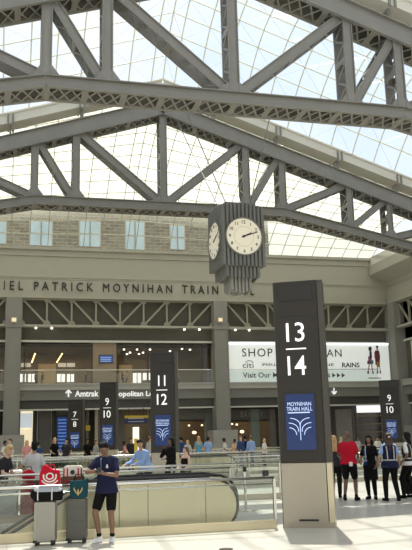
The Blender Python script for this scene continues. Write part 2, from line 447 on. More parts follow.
for x_, e_ in ((10.5, 70), (17, 60), (24, 35), (6, 60)): lamp('shop_fill_light', (x_, YF+2.6, 3.92), e_, 4, .15)  # added fill lights, hidden above the soffit, to brighten the shop interiors
# side eaves inside the vault edge
mb = MB(); mb.prism([(25.8, 13.9), (25.8, 13.2), (XR, 12.6), (XR+.8, 12.6), (XR+.8, 14.6), (26.0, 14.6)], 9, YF)
struct(mb.build('trim_right_eave', FAC))
mb = MB(); mb.box(XR+.5, XR+.9, 11, YF, 0, 14.5); struct(mb.build('wall_right', FACD))
mb = MB(); mb.prism([(-10.8, 13.9), (-10.8, 13.2), (XL, 12.6), (XL-.8, 12.6), (XL-.8, 14.6), (-11.0, 14.6)], 9, YF)
struct(mb.build('trim_left_eave', FAC))
# right wall shop panel and pale upper panel
mb = MB(); mb.box(XR+.3, XR+.45, 36, 48.6, 5.35, 8.0); struct(mb.build('wall_right_panel', mat('pale_panel', (.55, .54, .50), .6)))
mb = MB(); mb.box(XR+.3, XR+.45, 36, 48.9, 0, 3.6)
for z in (1.2, 2.4, 3.3): mb.box(XR+.27, XR+.3, 36, 48.9, z, z+.05)
struct(mb.build('wall_right_shopfront', mat('shopfront_grey', (.32, .31, .29), .6)))

# carved words on the frieze, one thing each
for wd, xa, xb in (('DANIEL', -31, 23), ('PATRICK', 34, 93), ('MOYNIHAN', 103, 172), ('TRAIN', 182, 218), ('HALL', 226, 254)):
    y = 288+.0205*(xa+xb)/2
    A = at(xa, y, YF); B = at(xb, y, YF)
    t = text_mb(wd, B.x-A.x, .58, 1.55, .08, 0); moved(t, ((A.x+B.x)/2, YF-.005, 11.83))
    o = t.build('frieze_lettering', LETTER); tag(o, 'dark bronze frieze letters reading %s' % wd, 'lettering', 'letters of the hall name on the frieze')

# gallery (upper storey) rooms
GW = mat('gallery_wall', (.20, .17, .12), .8, 0, .15, 1)
mb = MB(); mb.box(XL, XR, YF+7, YF+7.3, 5.2, 8.4); struct(mb.build('wall_gallery_back', GW))
mb = MB(); mb.box(XL, XR, YF+.6, YF+7, 8.1, 8.4)
for i in range(12): mb.box(XL, XR, YF+.9+i*.5, YF+1.05+i*.5, 7.98, 8.1)
struct(mb.build('ceiling_gallery', mat('gallery_ceiling', (.15, .125, .095), .7, 0, .1, 1)))
mb = MB(); mb.box(XL, XR, YF+1.2, YF+7, 5.1, 5.3); struct(mb.build('floor_gallery', mat('gallery_floor', (.12, .1, .08), .5)))
# glass front with mullions, gallery balustrade
def zz(px, y, Y): return at(px, y, Y).z
def xx(px, Y, y=390): return at(px, y, Y).x
mb = MB(); mb.box(-6, xx(93, YF), YF+.72, YF+.75, 5.3, 8.1); struct(mb.build('window_1', G_WIN))
mb = MB(); mb.box(xx(118, YF), 13.6, YF+.72, YF+.75, 5.3, 8.1); struct(mb.build('window_2', G_WIN))
mb = MB()
for px in (24, 93, 118, 150, 178, 205): mb.box(xx(px, YF)-.04, xx(px, YF)+.04, YF+.66, YF+.8, 5.3, 8.1)
mb.box(-6, 13.6, YF+.68, YF+.78, 7.84, 7.95)
struct(mb.build('trim_gallery_mullions', mat('dark_mullion', (.05, .045, .04), .5)))
mb = MB(); mb.box(xx(93.5, YF), xx(117.5, YF), YF+.55, YF+.9, 5.3, 8.1); struct(mb.build('wall_gallery_pier', TAN))
for i, (a, b_) in enumerate(((-6, -.5), (.6, 13.55), (14.7, 26.0))):
    t = thing('gallery_balustrade', ['glass gallery balustrade left of the left-hand column', 'glass gallery balustrade in front of the lounge windows', 'glass gallery balustrade along the foot of the billboard'][i], 'balustrade', (a, YF, 5.33), 0, 'gallery balustrades')
    mb = MB(); mb.box(a, b_, YF+.0, YF+.02, 5.34, 6.2); mb.build('glass_panel', G_RAIL, t, world=True)
    mb = MB(); mb.tube([(a, YF+.01, 6.22), (b_, YF+.01, 6.22)], .025, 6); mb.build('handrail', INOX, t, world=True)
# daylight windows, plus pale wall patches given a glow, at the gallery's back
DAY = mat('daylit_window', (.8, .85, .85), .4, emit=(.95, .97, 1), es=1.5)
wi = 3
for (a, b_, y0, y1) in ((20, 26, 374, 382), (28, 35, 374, 382), (57, 65, 374, 382), (67, 74, 374, 382), (133, 141, 373, 384), (143, 151, 373, 380), (21, 31, 363, 367), (58, 75, 363, 367)):
    Y = YF+6.9; A = at(a, y1, Y); B = at(b_, y0, Y)
    mb = MB(); mb.box(A.x, B.x, Y-.03, Y+.05, A.z, B.z); o = struct(mb.build('window_%d' % wi, DAY if y0 > 370 else mat('pale_wall_glow', (.6, .58, .5), .5, emit=(.8, .77, .66), es=.55)))
    fr = MB(); fr.bar(((A.x+B.x)/2, Y-.05, A.z), ((A.x+B.x)/2, Y-.05, B.z), .05, .04, (1, 0, 0)); fr.build('window_frame', BLACK, o)
    wi += 1
CREAMW = mat('cream_wall', (.50, .43, .28), .7, 0, .06, 1)
Y = YF+6.8; A = at(38, 381, Y); B = at(56, 364, Y)
mb = MB(); mb.box(A.x, B.x, Y-.1, Y+.2, 5.3, B.z); struct(mb.build('wall_gallery_cream', CREAMW))
A = at(119, 381, Y); B = at(132, 365, Y); mb = MB(); mb.box(A.x, B.x, Y-.1, Y+.2, 5.3, B.z); struct(mb.build('wall_gallery_cream_niche', CREAMW))
WARM = mat('warm_lamp', (1, .7, .35), .5, emit=(1, .62, .28), es=5)
SPOT = mat('spot_lamp', (1, 1, 1), .5, emit=(1, .93, .8), es=5)
for (xa, ya2, xb, yb2, lab) in ((32, 362, 35, 354, 'warm strip light over the lounge nearer the left column'), (57, 362, 62, 354, 'warm strip light over the lounge nearer the tan panel')):
    P = at(xa, ya2, YF+5.5); Q = at(xb, yb2, YF+2.5)
    t = thing('strip_light', lab, 'light', (P.x, P.y, P.z), 0, 'strip lights in the lounge')
    n = 6; mb = MB()
    for i in range(n):
        c = P.lerp(Q, i/(n-1)); mb.ell(c, (.06, .10, .05), None, 8, 6)
    mb.build('bulbs', WARM, t, world=True)
    mb = MB(); mb.bar(P+V((0, 0, .07)), Q+V((0, 0, .07)), .05, .04, (1, 0, 0))
    for c in (P, Q): mb.tube([c+V((0, 0, .07)), V((c.x, c.y, 8.1))], .01, 5)
    mb.build('hanging_bar', BLACK, t, world=True)
for i, (px, py, Y) in enumerate(((98, 352, 54), (124, 349, 54), (130, 353, 56), (137, 350, 54), (143, 355, 56), (127, 359, 57), (139, 358, 57), (150, 349, 54), (182, 348, 53.5), (190, 349, 54), (170, 350, 55), (176, 357, 56))):
    P = at(px, py, Y); mb = MB(); mb.cyl((P.x, P.y, 7.9), .07, .1, 10)
    mb.cyl((P.x, P.y, 8.0), .03, .1, 8)
    tag(mb.build('ceiling_spot', SPOT), 'small bright spotlight in the lounge ceiling', 'light', 'ceiling spotlights in the lounge')
# spotlights under the lattice beam
for px in (36, 52, 185, 200, 236, 250):
    x = xx(px, YF, 328); mb = MB(); mb.cyl((x, YF+.2, 8.98), .06, .1, 10)
    tag(mb.build('beam_spotlight', SPOT), 'small spotlight under the lattice beam of the far wall', 'light', 'spotlights under the lattice beam')
# little cream boxes on the column heads
for px, lab in ((14, 'cream box light on the left column below the lattice beam'), (220, 'cream box light on the column beside the billboard')):
    P = at(px, 320, YF-.4); t = thing('column_light', lab, 'light', (P.x, YF-.36, P.z)); 
    mb = MB(); mb.rcbox(P.x-.18, P.x+.18, YF-.52, YF-.36, P.z-.16, P.z+.16, .03); mb.build('housing', mat('cream_housing', (.6, .5, .38), .5), t, world=True)
    mb = MB(); mb.box(P.x-.13, P.x+.13, YF-.53, YF-.52, P.z-.11, P.z+.11); mb.build('lens', mat('warm_lens', (.8, .7, .5), .4, emit=(1, .85, .6), es=.5), t, world=True)
# monitor on the tan pier
A = at(99, 363, YF+.5); B = at(113, 355, YF+.5)
t = thing('wall_monitor', 'blue wall monitor on the tan lounge panel', 'screen', (A.x, YF+.5, A.z))
mb = MB(); mb.rcbox(A.x, B.x, YF+.47, YF+.55, A.z, B.z, .02); mb.build('housing', BLACK, t, world=True)
mb = MB(); mb.box(A.x+.04, B.x-.04, YF+.46, YF+.47, A.z+.04, B.z-.04); mb.build('screen', mat('monitor_blue', (.03, .06, .2), .4, emit=(.04, .08, .26), es=.8), t, world=True)
mb = MB()
for i in range(3): mb.box(A.x+.1, B.x-.15, YF+.455, YF+.46, A.z+.1+i*.12, A.z+.14+i*.12)
mb.build('display_rows', mat('monitor_text', (.3, .45, .7), .4, emit=(.3, .45, .7), es=.5), t, world=True)

# fascia sign
t = thing('lounge_sign', 'white fascia lettering with up arrow reading Amtrak Metropolitan Lounge', 'sign', (7, YF, 4.6))
def put_text(par, txt, xa, xb, yc, Y, h, mt, sp=1.0, name='lettering', bold=.01, ex=.02):
    A = at(xa, yc, Y); B = at(xb, yc, Y); tt = text_mb(txt, B.x-A.x, h, sp, ex, bold)
    moved(tt, ((A.x+B.x)/2, Y, (A.z+B.z)/2)); return tt.build(name, mt, par, world=True)
YS = YF+.06
put_text(t, 'Amtrak', 75, 98.5, 393.6, YS, .40, WHITE, bold=.02)
put_text(t, 'Metropolitan Lounge', 98.5+5, 167.5, 394.4, YS, .46, WHITE, bold=.02)
def arrow(mb, c, s, Y, dn=1):
    x, z = c
    mb.prism([(x-.045*s, z-.2*s*dn), (x+.045*s, z-.2*s*dn), (x+.045*s, z+.12*s*dn), (x-.045*s, z+.12*s*dn)], Y-.02, Y)
    mb.bar((x, Y-.01, z+.2*s*dn), (x-.17*s, Y-.01, z+.02*s*dn), .08*s, .02, (0, 0, 1)); mb.bar((x, Y-.01, z+.2*s*dn), (x+.17*s, Y-.01, z+.02*s*dn), .08*s, .02, (0, 0, 1))
P = at(68.5, 393.5, YS); mb = MB(); arrow(mb, (P.x, P.z), 1.1, YS); mb.build('arrow', WHITE, t, world=True)
t = thing('arrow_sign', 'white t and down arrow on the fascia below the billboard', 'sign', (22, YF, 4.6))
P = at(334, 391, YS); mb = MB(); arrow(mb, (P.x, P.z), 1.1, YS, -1); mb.build('arrow', WHITE, t, world=True)
put_text(t, 't', 326.3, 328.4, 391, YS, .4, WHITE)

# billboard
A = at(229, 383, YF+.1); B = at(388, 342, YF+.1); zb0, zb1 = 5.36, 8.02; xa_, xb_ = A.x, B.x
t = thing('billboard', 'wide white illuminated billboard reading SHOP with two fashion figures', 'billboard', (xa_, YF+.1, zb0))
mb = MB(); mb.box(xa_, xb_, YF+.12, YF+.3, zb0, zb1); mb.build('panel', mat('billboard_white', (.72, .74, .73), .5, emit=(.86, .92, .9), es=.42), t, world=True)
mb = MB(); mb.box(xa_, xb_, YF+.02, YF+.3, zb1, zb1+.1); mb.build('light_trough', mat('billboard_light', (.9, .93, 1), .5, emit=(.9, .95, 1), es=1.2), t, world=True)
mb = MB(); mb.box(xa_-.1, xa_, YF+.05, YF+.4, zb0, zb1+.1); mb.box(xb_, xb_+.1, YF+.05, YF+.4, zb0, zb1+.1); mb.build('frame', FASC, t, world=True)
YB = YF+.115
INK = mat('billboard_ink', (.035, .035, .03), .6)
put_text(t, 'SHOP', 242, 272.5, 352.5, YB, .58, INK, 1.15, bold=.0)
put_text(t, 'AN', 326.5, 341.5, 353, YB, .54, INK, 1.15, bold=.0)
put_text(t, 'citi', 242.5, 253.5, 365.3, YB, .36, INK, bold=.0)
mb = MB(); c = at(249.3, 362.5, YB); mb.tube([(c.x+.27*math.cos(a), YB-.01, c.z-.03+.16*math.sin(a)) for a in [PI*i/10 for i in range(11)]], .022, 5); mb.build('logo_arc', INK, t, world=True)
put_text(t, 'IMALIA', 262, 279, 364.6, YB, .2, INK, bold=0)
put_text(t, 'INE', 323.5, 334, 364.7, YB, .2, INK, bold=0)
put_text(t, 'RAINS', 342, 359.5, 365, YB, .36, INK, bold=.02)
put_text(t, 'Visit Our M', 243, 277.5, 375, YB, .37, INK, 1.05)
put_text(t, 's', 327, 330, 375.5, YB, .27, INK)
mb = MB()
for i in range(3):
    c = at(333.5+i*4.7, 375.3, YB); mb.prism([(c.x-.1, c.z-.17), (c.x+.16, c.z), (c.x-.1, c.z+.17)], YB-.01, YB)
mb.build('arrows', INK, t, world=True)
put_text(t, 'FASHION', 368.5, 381, 378.3, YB, .1, mat('faint_ink', (.35, .36, .36), .6)) if False else None
def flat(mb, pts, Y):   # thin printed shape from photo pixels
    q = [at(x, y, Y) for x, y in pts]; mb.prism([(p.x, p.z) for p in q], Y-.008, Y)
pal = {'skin': (.45, .27, .18), 'dk': (.03, .03, .035), 'wine': (.16, .04, .045), 'mag': (.32, .08, .18), 'org': (.50, .22, .09), 'blu': (.08, .2, .32)}
prn = {k: mat('print_'+k, c, .6) for k, c in pal.items()}
fg = [('dk', [(368.4, 347.5), (370, 346.3), (371.6, 347.3), (371.6, 350.3), (370, 351.3), (368.6, 350.5)]),
      ('skin', [(370.2, 348), (371.3, 348), (371.2, 350), (370.2, 350.4)]), ('dk', [(369.5, 351), (371.5, 351.2), (372, 357), (371.4, 360), (369.4, 360)]),
      ('mag', [(368, 356), (370.5, 357), (371, 362), (368.4, 362.5)]), ('dk', [(367.6, 360.5), (372, 360), (372.6, 364), (367, 363.8)]),
      ('blu', [(371, 360), (373.6, 360.4), (373.2, 364.2), (371, 364)]), ('skin', [(368.6, 363.8), (369.8, 363.8), (369, 371), (368, 371)]),
      ('skin', [(371, 363.9), (372.1, 363.9), (373, 371.5), (372.1, 371.5)]), ('dk', [(367.3, 371), (369, 371), (369, 374), (367.3, 373.6)]), ('dk', [(372, 371.2), (373.2, 371.2), (374, 373.8), (372.5, 373.8)]),
      ('skin', [(376.2, 346.6), (378, 346.6), (378, 350.2), (376.4, 350.2)]), ('dk', [(375.9, 345.6), (378.1, 345.6), (378.2, 347.5), (376, 347.6)]),
      ('wine', [(375, 350.4), (379, 350.6), (380, 356), (379.6, 365), (375.4, 365), (375, 358)]), ('mag', [(374.2, 352), (375.4, 352), (375.6, 359), (374.4, 358)]),
      ('org', [(376.4, 362), (380, 361.6), (380, 367), (376.6, 367)]), ('skin', [(377, 366), (378, 366), (378, 371), (377.2, 371)]), ('skin', [(379.2, 366), (380, 366), (380.6, 371), (379.8, 371)]),
      ('dk', [(376.8, 370.6), (378.2, 370.6), (378.2, 373.8), (376.8, 373.6)]), ('dk', [(379.6, 370.6), (380.8, 370.6), (381.2, 373.6), (379.8, 373.6)])]
for k in pal:
    mb = MB()
    for kk, p in fg:
        if kk == k: flat(mb, p, YB-.002*list(pal).index(k)-.002)
    if mb.v: mb.build('printed_figures', prn[k], t, world=True)
mb = MB(); flat(mb, [(368.5, 377.5), (381, 377.5), (381, 378.6), (368.5, 378.6)], YB); mb.build('caption_line', mat('faint_ink', (.35, .36, .36), .6), t, world=True)

# ------------------------------------------------------------------ ground-floor shopfronts
YG = YF+1.4
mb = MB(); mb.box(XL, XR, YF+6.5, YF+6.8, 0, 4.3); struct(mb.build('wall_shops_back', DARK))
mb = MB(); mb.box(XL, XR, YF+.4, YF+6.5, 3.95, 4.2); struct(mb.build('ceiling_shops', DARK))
def panel(px0, px1, y0, y1, Y, mt, name, th=.15, bot=None):
    A = at(px0, y1, Y); B = at(px1, y0, Y); mb = MB(); mb.box(A.x, B.x, Y, Y+th, A.z if bot is None else bot, B.z); return struct(mb.build(name, mt))
SHG = mat('shop_panel_grey', (.115, .11, .10), .6, 0, .1, 1); SHL = mat('pale_pilaster', (.42, .42, .38), .6); GRN = mat('green_grey_pilaster', (.17, .20, .175), .6)
# bright doorway at the left
panel(19.5, 33, 409, 450, YG+.5, mat('sunlit_entrance', (.75, .66, .45), .6, emit=(1, .86, .58), es=.75), 'door_1', .1, 0)
panel(20, 32.5, 413, 428, YG+.4, mat('entrance_transom', (.6, .66, .7), .5, emit=(.8, .86, .9), es=.55), 'window_20', .05)
for p0, p1, mt in ((33, 36.5, BLACK), (36.5, 38.2, SHL), (38.2, 50.5, SHG), (50.5, 51.8, SHL), (51.8, 56, BLACK), (56, 69, SHG), (69, 71, SHL), (86, 89, SHG), (95, 98, SHL), (118, 124, SHG), (149, 152, SHG),
                   (206, 213.5, GRN), (252, 259, GRN), (271, 275, SHG), (339, 351, COL)):
    panel(p0, p1, 409, 450, YG, mt, 'wall_shop_pilaster', .3, 0)
panel(152, 206, 409, 420.5, YG+.1, mat('shop_header_glass', (.10, .095, .08), .4, 0, .1, 1), 'wall_shop_header', .1)
panel(228.5, 275, 409, 420, YG+.1, mat('shop_header_ribbed', (.085, .08, .068), .5, 0, .1, 1), 'wall_shop_header', .1)
for a, b_ in ((152, 206), (228.5, 275)): panel(a, b_, 420, 421.3, YG, BLACK, 'trim_shop_transom', .1)
t = text_mb('BAKERY', xx(263, YG, 414)-xx(241, YG, 414), .42, 1.3, .03); P = at(252, 414, YG)
tag(moved(t, (P.x, YG+.08, P.z)).build('shop_lettering', mat('dim_letters', (.24, .23, .2), .5)), 'dim grey BAKERY lettering above the dark shopfront', 'lettering')
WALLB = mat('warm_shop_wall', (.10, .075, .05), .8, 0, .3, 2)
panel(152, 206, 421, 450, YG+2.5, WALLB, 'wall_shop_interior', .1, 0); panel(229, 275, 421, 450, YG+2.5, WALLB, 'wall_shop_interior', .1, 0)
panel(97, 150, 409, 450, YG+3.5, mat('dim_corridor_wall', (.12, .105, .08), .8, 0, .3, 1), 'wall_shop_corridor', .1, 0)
panel(133, 139, 427, 446, YG+3.3, mat('lit_doorway', (.8, .78, .68), .6, emit=(.9, .9, .8), es=.9), 'door_2', .1, 0)
# pendant lamps
PEND = mat('warm_pendant', (1, .85, .65), .5, emit=(1, .78, .52), es=1.6)
for i, (px, py, lab) in enumerate(((189, 425.5, 'first warm pendant lamp from the left in the shop left of the pillar'), (202, 425.3, 'warm pendant lamp nearest the green-grey pilaster'), (194.3, 432.5, 'lower warm pendant lamp in the shop left of the pillar'),
                             (242, 431.7, 'warm pendant lamp under the bakery lettering'), (272.5, 431.5, 'warm pendant lamp beside the tall near pylon'), (232, 424, 'small bright lamp beside the pillar in the bakery'), (236.8, 424.6, 'small high lamp in the bakery'))):
    P = at(px, py, YG+1.5); t = thing('pendant_lamp', lab, 'lamp', P, 0, 'pendant lamps in the shopfronts')
    r = .16 if i in (2, 3, 4) else .09
    mb = MB(); mb.ell((0, 0, 0), (r, r, r*.7)); mb.build('lamp_shade', PEND, t, smooth=True)
    mb = MB(); mb.tube([(0, 0, r*.6), (0, 0, 3.95-P.z)], .012, 5); mb.build('cord', BLACK, t)
# shelves in the right-hand dark shop
t = thing('display_shelf', 'dim display shelves inside the dark shop beside the right pylon', 'shelf', at(372, 440, YG+2) - V((0, 0, at(372, 440, YG+2).z)))
mb = MB()
for i in range(5): mb.box(-1.1, .9, 0, .4, .5+i*.6, .55+i*.6)
mb.build('shelf_boards', mat('shelf_wood', (.16, .12, .08), .6), t)
mb = MB(); mb.box(-1.15, -1.1, 0, .4, 0, 3.2); mb.box(.9, .95, 0, .4, 0, 3.2); mb.box(-1.1, .9, .38, .4, 0, 3.2); mb.build('shelf_frame', SHG, t)
# departures board
BLUE = mat('screen_blue', (.006, .018, .08), .3, emit=(.006, .02, .10), es=1.0)
P = at(62, 449, YG-.2); Q = at(67.3, 417, YG-.2); Pa = at(56.8, 449, YG-.2)
t = thing('departure_board', 'tall blue departure board on a dark pillar behind the railings', 'screen', (P.x, YG-.2, 0))
mb = MB(); mb.box(Pa.x-.08, Q.x+.08, YG-.2, YG-.02, 0, Q.z+.1); mb.build('housing', BLACK, t, world=True)
mb = MB(); mb.box(Pa.x, Q.x, YG-.22, YG-.2, .9, Q.z); mb.build('screen', BLUE, t, world=True)
mb = MB()
for i in range(10): mb.box(Pa.x+.06, Q.x-.06, YG-.235, YG-.22, 1.05+i*.215, 1.13+i*.215)
mb.build('display_rows', mat('board_rows', (.1, .2, .45), .4, emit=(.10, .24, .6), es=.55), t, world=True)
# hanging yellow and blue sign
A = at(124.5, 424, YF+.2); B = at(148, 415.3, YF+.2)
t = thing('hanging_sign', 'hanging directional sign, yellow band over dark blue', 'sign', (A.x, YF+.2, A.z))
zm = at(136, 418, YF+.2).z
mb = MB(); mb.box(A.x, B.x, YF+.15, YF+.25, zm, B.z); mb.build('yellow_band', mat('sign_yellow', (.55, .36, .03), .5), t, world=True)
mb = MB(); mb.box(A.x, B.x, YF+.15, YF+.25, A.z, zm); mb.build('blue_panel', mat('sign_navy', (.02, .03, .10), .5), t, world=True)
mb = MB()
for i in range(2): mb.box(A.x+.25, B.x-.3, YF+.14, YF+.15, A.z+.12+i*.2, A.z+.17+i*.2)
mb.build('lettering_rows', mat('sign_text', (.4, .42, .5), .5), t, world=True)
mb = MB(); [mb.tube([(x, YF+.2, B.z), (x, YF+.2, 3.7)], .02, 6) for x in (A.x+.3, B.x-.3)]; mb.build('hanger', BLACK, t, world=True)
for px, lab in ((71, 'small yellow blade sign left of the 7/8 pylon'), (88, 'small yellow blade sign right of the 7/8 pylon')):
    P = at(px, 428, YG-.3); t = thing('blade_sign', lab, 'sign', P, 0, 'small yellow signs')
    mb = MB(); mb.box(-.15, .15, -.03, .03, -.17, .17); mb.build('sign_panel', mat('sign_yellow', (.55, .36, .03), .5), t)
    mb = MB(); mb.box(-.02, .02, .03, .3, .06, .1); mb.build('bracket', BLACK, t)

# ------------------------------------------------------------------ stone building seen through the far vault
t = thing('stone_building', 'weathered stone building with windows seen through the far glass roof', 'building', (X0, 64, 0))
sm = bpy.data.materials.new('stone_blocks'); sm.use_nodes = True; nt = sm.node_tree; b = nt.nodes['Principled BSDF']
tc = nt.nodes.new('ShaderNodeTexCoord'); sp = nt.nodes.new('ShaderNodeSeparateXYZ'); cb = nt.nodes.new('ShaderNodeCombineXYZ'); br = nt.nodes.new('ShaderNodeTexBrick')
br.inputs['Scale'].default_value = 1; br.inputs['Brick Width'].default_value = .9; br.inputs['Row Height'].default_value = .3; br.inputs['Mortar Size'].default_value = .02
br.inputs['Color1'].default_value = (.22, .20, .15, 1); br.inputs['Color2'].default_value = (.10, .09, .075, 1); br.inputs['Mortar'].default_value = (.36, .33, .27, 1)
nt.links.new(tc.outputs['Object'], sp.inputs[0]); nt.links.new(sp.outputs['X'], cb.inputs['X']); nt.links.new(sp.outputs['Z'], cb.inputs['Y']); nt.links.new(cb.outputs[0], br.inputs['Vector'])
nt.links.new(br.outputs['Color'], b.inputs['Base Color']); b.inputs['Roughness'].default_value = .9
YB2 = 64; zt = at(100, 207, YB2).z; xr = at(268, 230, YB2).x
mb = MB(); mb.box(-12, xr, YB2, YB2+8, 0, zt); mb.box(-12, xr+.2, YB2-.2, YB2+.1, zt-.1, zt+.25); mb.build('wall', sm, t, world=True)
pw = mat('pale_sky_pane', (.45, .62, .8), .15, 0, .3, .6)
for px0, px1, y0, y1 in ((30, 52, 222, 245), (80, 100, 222, 246), (126, 144, 222, 249), (171, 184, 226, 249), (-12, 6, 222, 243)):
    A = at(px0, y1, YB2-.1); B = at(px1, y0, YB2-.1)
    mb = MB(); mb.box(A.x-.1, B.x+.1, YB2-.06, YB2+.1, A.z, B.z+.1); fr = mb.build('window', mat('stone_trim', (.42, .39, .33), .8), t, world=True)
    mb = MB(); mb.box(A.x, B.x, YB2-.08, YB2-.06, A.z, B.z)
    for v in (0,): pass
    o = mb.build('pane', pw, fr, world=True)
    mb = MB(); mb.box((A.x+B.x)/2-.05, (A.x+B.x)/2+.05, YB2-.12, YB2-.08, A.z, B.z); mb.box(A.x, B.x, YB2-.12, YB2-.08, (A.z+B.z)/2-.04, (A.z+B.z)/2+.04); mb.build('glazing_bar', STEEL, fr, world=True)

# ------------------------------------------------------------------ hanging clock
CL = mat('clock_grey', (.17, .17, .155), .6, 0, .08, 2); CLF = mat('clock_face_cream', (.80, .74, .58), .5, emit=(1, .93, .74), es=.18)
ck = at(223, 201, 30); cs = 1.86                       # front-left corner, side length
t = thing('hanging_clock', 'large grey ribbed four-sided art deco clock hanging from cables', 'clock', (ck.x+cs/2-.12, 30+cs/2, 10.06), R_(3)); t.scale = (1.05, 1.05, 1.05)
def ribbed(mb, half, z0, z1, n, depth, zig=0.0):
    mb.box(-half+depth, half-depth, -half+depth, half-depth, z0, z1)
    w_ = 2*half/n
    for k in range(4):
        Rm = Matrix.Rotation(k*PI/2, 4, 'Z'); q = MB()
        for i in range(n):
            x = -half+(i+.5)*w_
            dz = zig*(1-abs((i+.5)/n*2-1)) if zig else 0
            poly = [(x-w_*.42, -half+depth), (x-w_*.25, -half), (x+w_*.25, -half), (x+w_*.42, -half+depth)]
            zz1 = z1+max(dz, 0); zz0 = z0+min(dz, 0)
            vs = [(a, b2, zz0) for a, b2 in poly]+[(a, b2, zz1) for a, b2 in poly]
            q.add(vs, [(0, 1, 2, 3), (7, 6, 5, 4), (0, 4, 5, 1), (1, 5, 6, 2), (2, 6, 7, 3), (3, 7, 4, 0)])
        mb.v += [Rm @ v for v in q.v]; n0 = len(mb.v)-len(q.v); mb.f += [tuple(i+n0 for i in f) for f in q.f]; mb.mi += q.mi
h = cs/2
mb = MB(); ribbed(mb, h, -1.22, 1.30, 11, .09, .12)
for k in range(4):
    pass
mb.box(-h*.72, h*.72, -h*.72, h*.72, 1.3, 1.5)
mb.build('case', CL, t)
mb = MB(); ribbed(mb, h*.80, -1.62, -1.22, 9, .09, -.10); mb.build('stepped_base', CL, t)
mb = MB(); ribbed(mb, h*.50, -2.10, -1.62, 6, .09, -.18); mb.build('pendant_base', mat('clock_grey_light', (.30, .29, .26), .5, 0), t)
nums = [str(i) for i in range(1, 13)]
for k in range(4):
    Rm = Matrix.Rotation(k*PI/2, 4, 'Z'); fr_ = .76; zc = -.02
    def ring(r0, r1, y0, y1, nn=40):
        q = MB(); vs = []
        for (r, y) in ((r0, y0), (r1, y0), (r1, y1), (r0, y1)):
            for j in range(nn): a = 2*PI*j/nn; vs.append((r*math.cos(a), y, zc+r*math.sin(a)))
        fs = [(q_*nn+j, q_*nn+(j+1) % nn, ((q_+1) % 4)*nn+(j+1) % nn, ((q_+1) % 4)*nn+j) for q_ in range(4) for j in range(nn)]
        return q.add(vs, fs)
    q = MB(); q.tube([(0, -h+.12, zc), (0, -h-.03, zc)], fr_, 40); q.v = [Rm @ v for v in q.v]
    face = q.build('clock_face', CLF, t)
    q = ring(fr_, fr_+.05, -h-.07, -h+.1); q.v = [Rm @ v for v in q.v]; q.build('bezel', CL, t)
    q = MB()
    for i, s in enumerate(nums):
        a = R_(90-30*(i+1)); x = math.cos(a)*fr_*.80; z = zc+math.sin(a)*fr_*.80
        tt = text_mb(s, None, .135, 1.0, .01, .01); q.add([v+V((x, -h-.033, z)) for v in tt.v], tt.f)
    n_ring = 60
    for j in range(n_ring):
        a = 2*PI*j/n_ring; q.add([(math.cos(a+e)*fr_*r, -h-.034, zc+math.sin(a+e)*fr_*r) for e, r in ((-.02, .54), (.02, .54), (.02, .56), (-.02, .56))], [(0, 1, 2, 3)])
    q.v = [Rm @ v for v in q.v]; q.build('numerals', LETTER, face)
    for (hr, L, wd) in ((R_(90-30*2.18), .36, .06), (R_(90-6*11.7), .62, .035)):
        q = MB(); q.bar((-math.cos(hr)*.1, -h-.05, zc-math.sin(hr)*.1), (math.cos(hr)*L, -h-.05, zc+math.sin(hr)*L), wd, .012, V((-math.sin(hr), 0, math.cos(hr))))
        q.ell((0, -h-.05, zc), (.05, .02, .05)); q.v = [Rm @ v for v in q.v]; q.build('clock_hand', BLACK, face)
TP = t.location + V((0, 0, 1.45))
for q_, (bx, by, bz) in enumerate(((at(186, 103, T1).x, T1+.3, 13.4), (at(273, 108, T1).x, T1+.3, 13.4), (TP.x-1.1, T2-.3, ztop(TP.x-1.1)), (TP.x+1.6, T2-.3, ztop(TP.x+1.6)))):
    s = V((-.5 if q_ % 2 == 0 else .5, -.5 if q_ < 2 else .5, -.03)); mb = MB(); mb.tube([TP+s, (bx, by, bz)], .022, 6)
    mb.build('suspension_cable', mat('cable_grey', (.2, .2, .19), .5), t, world=True)

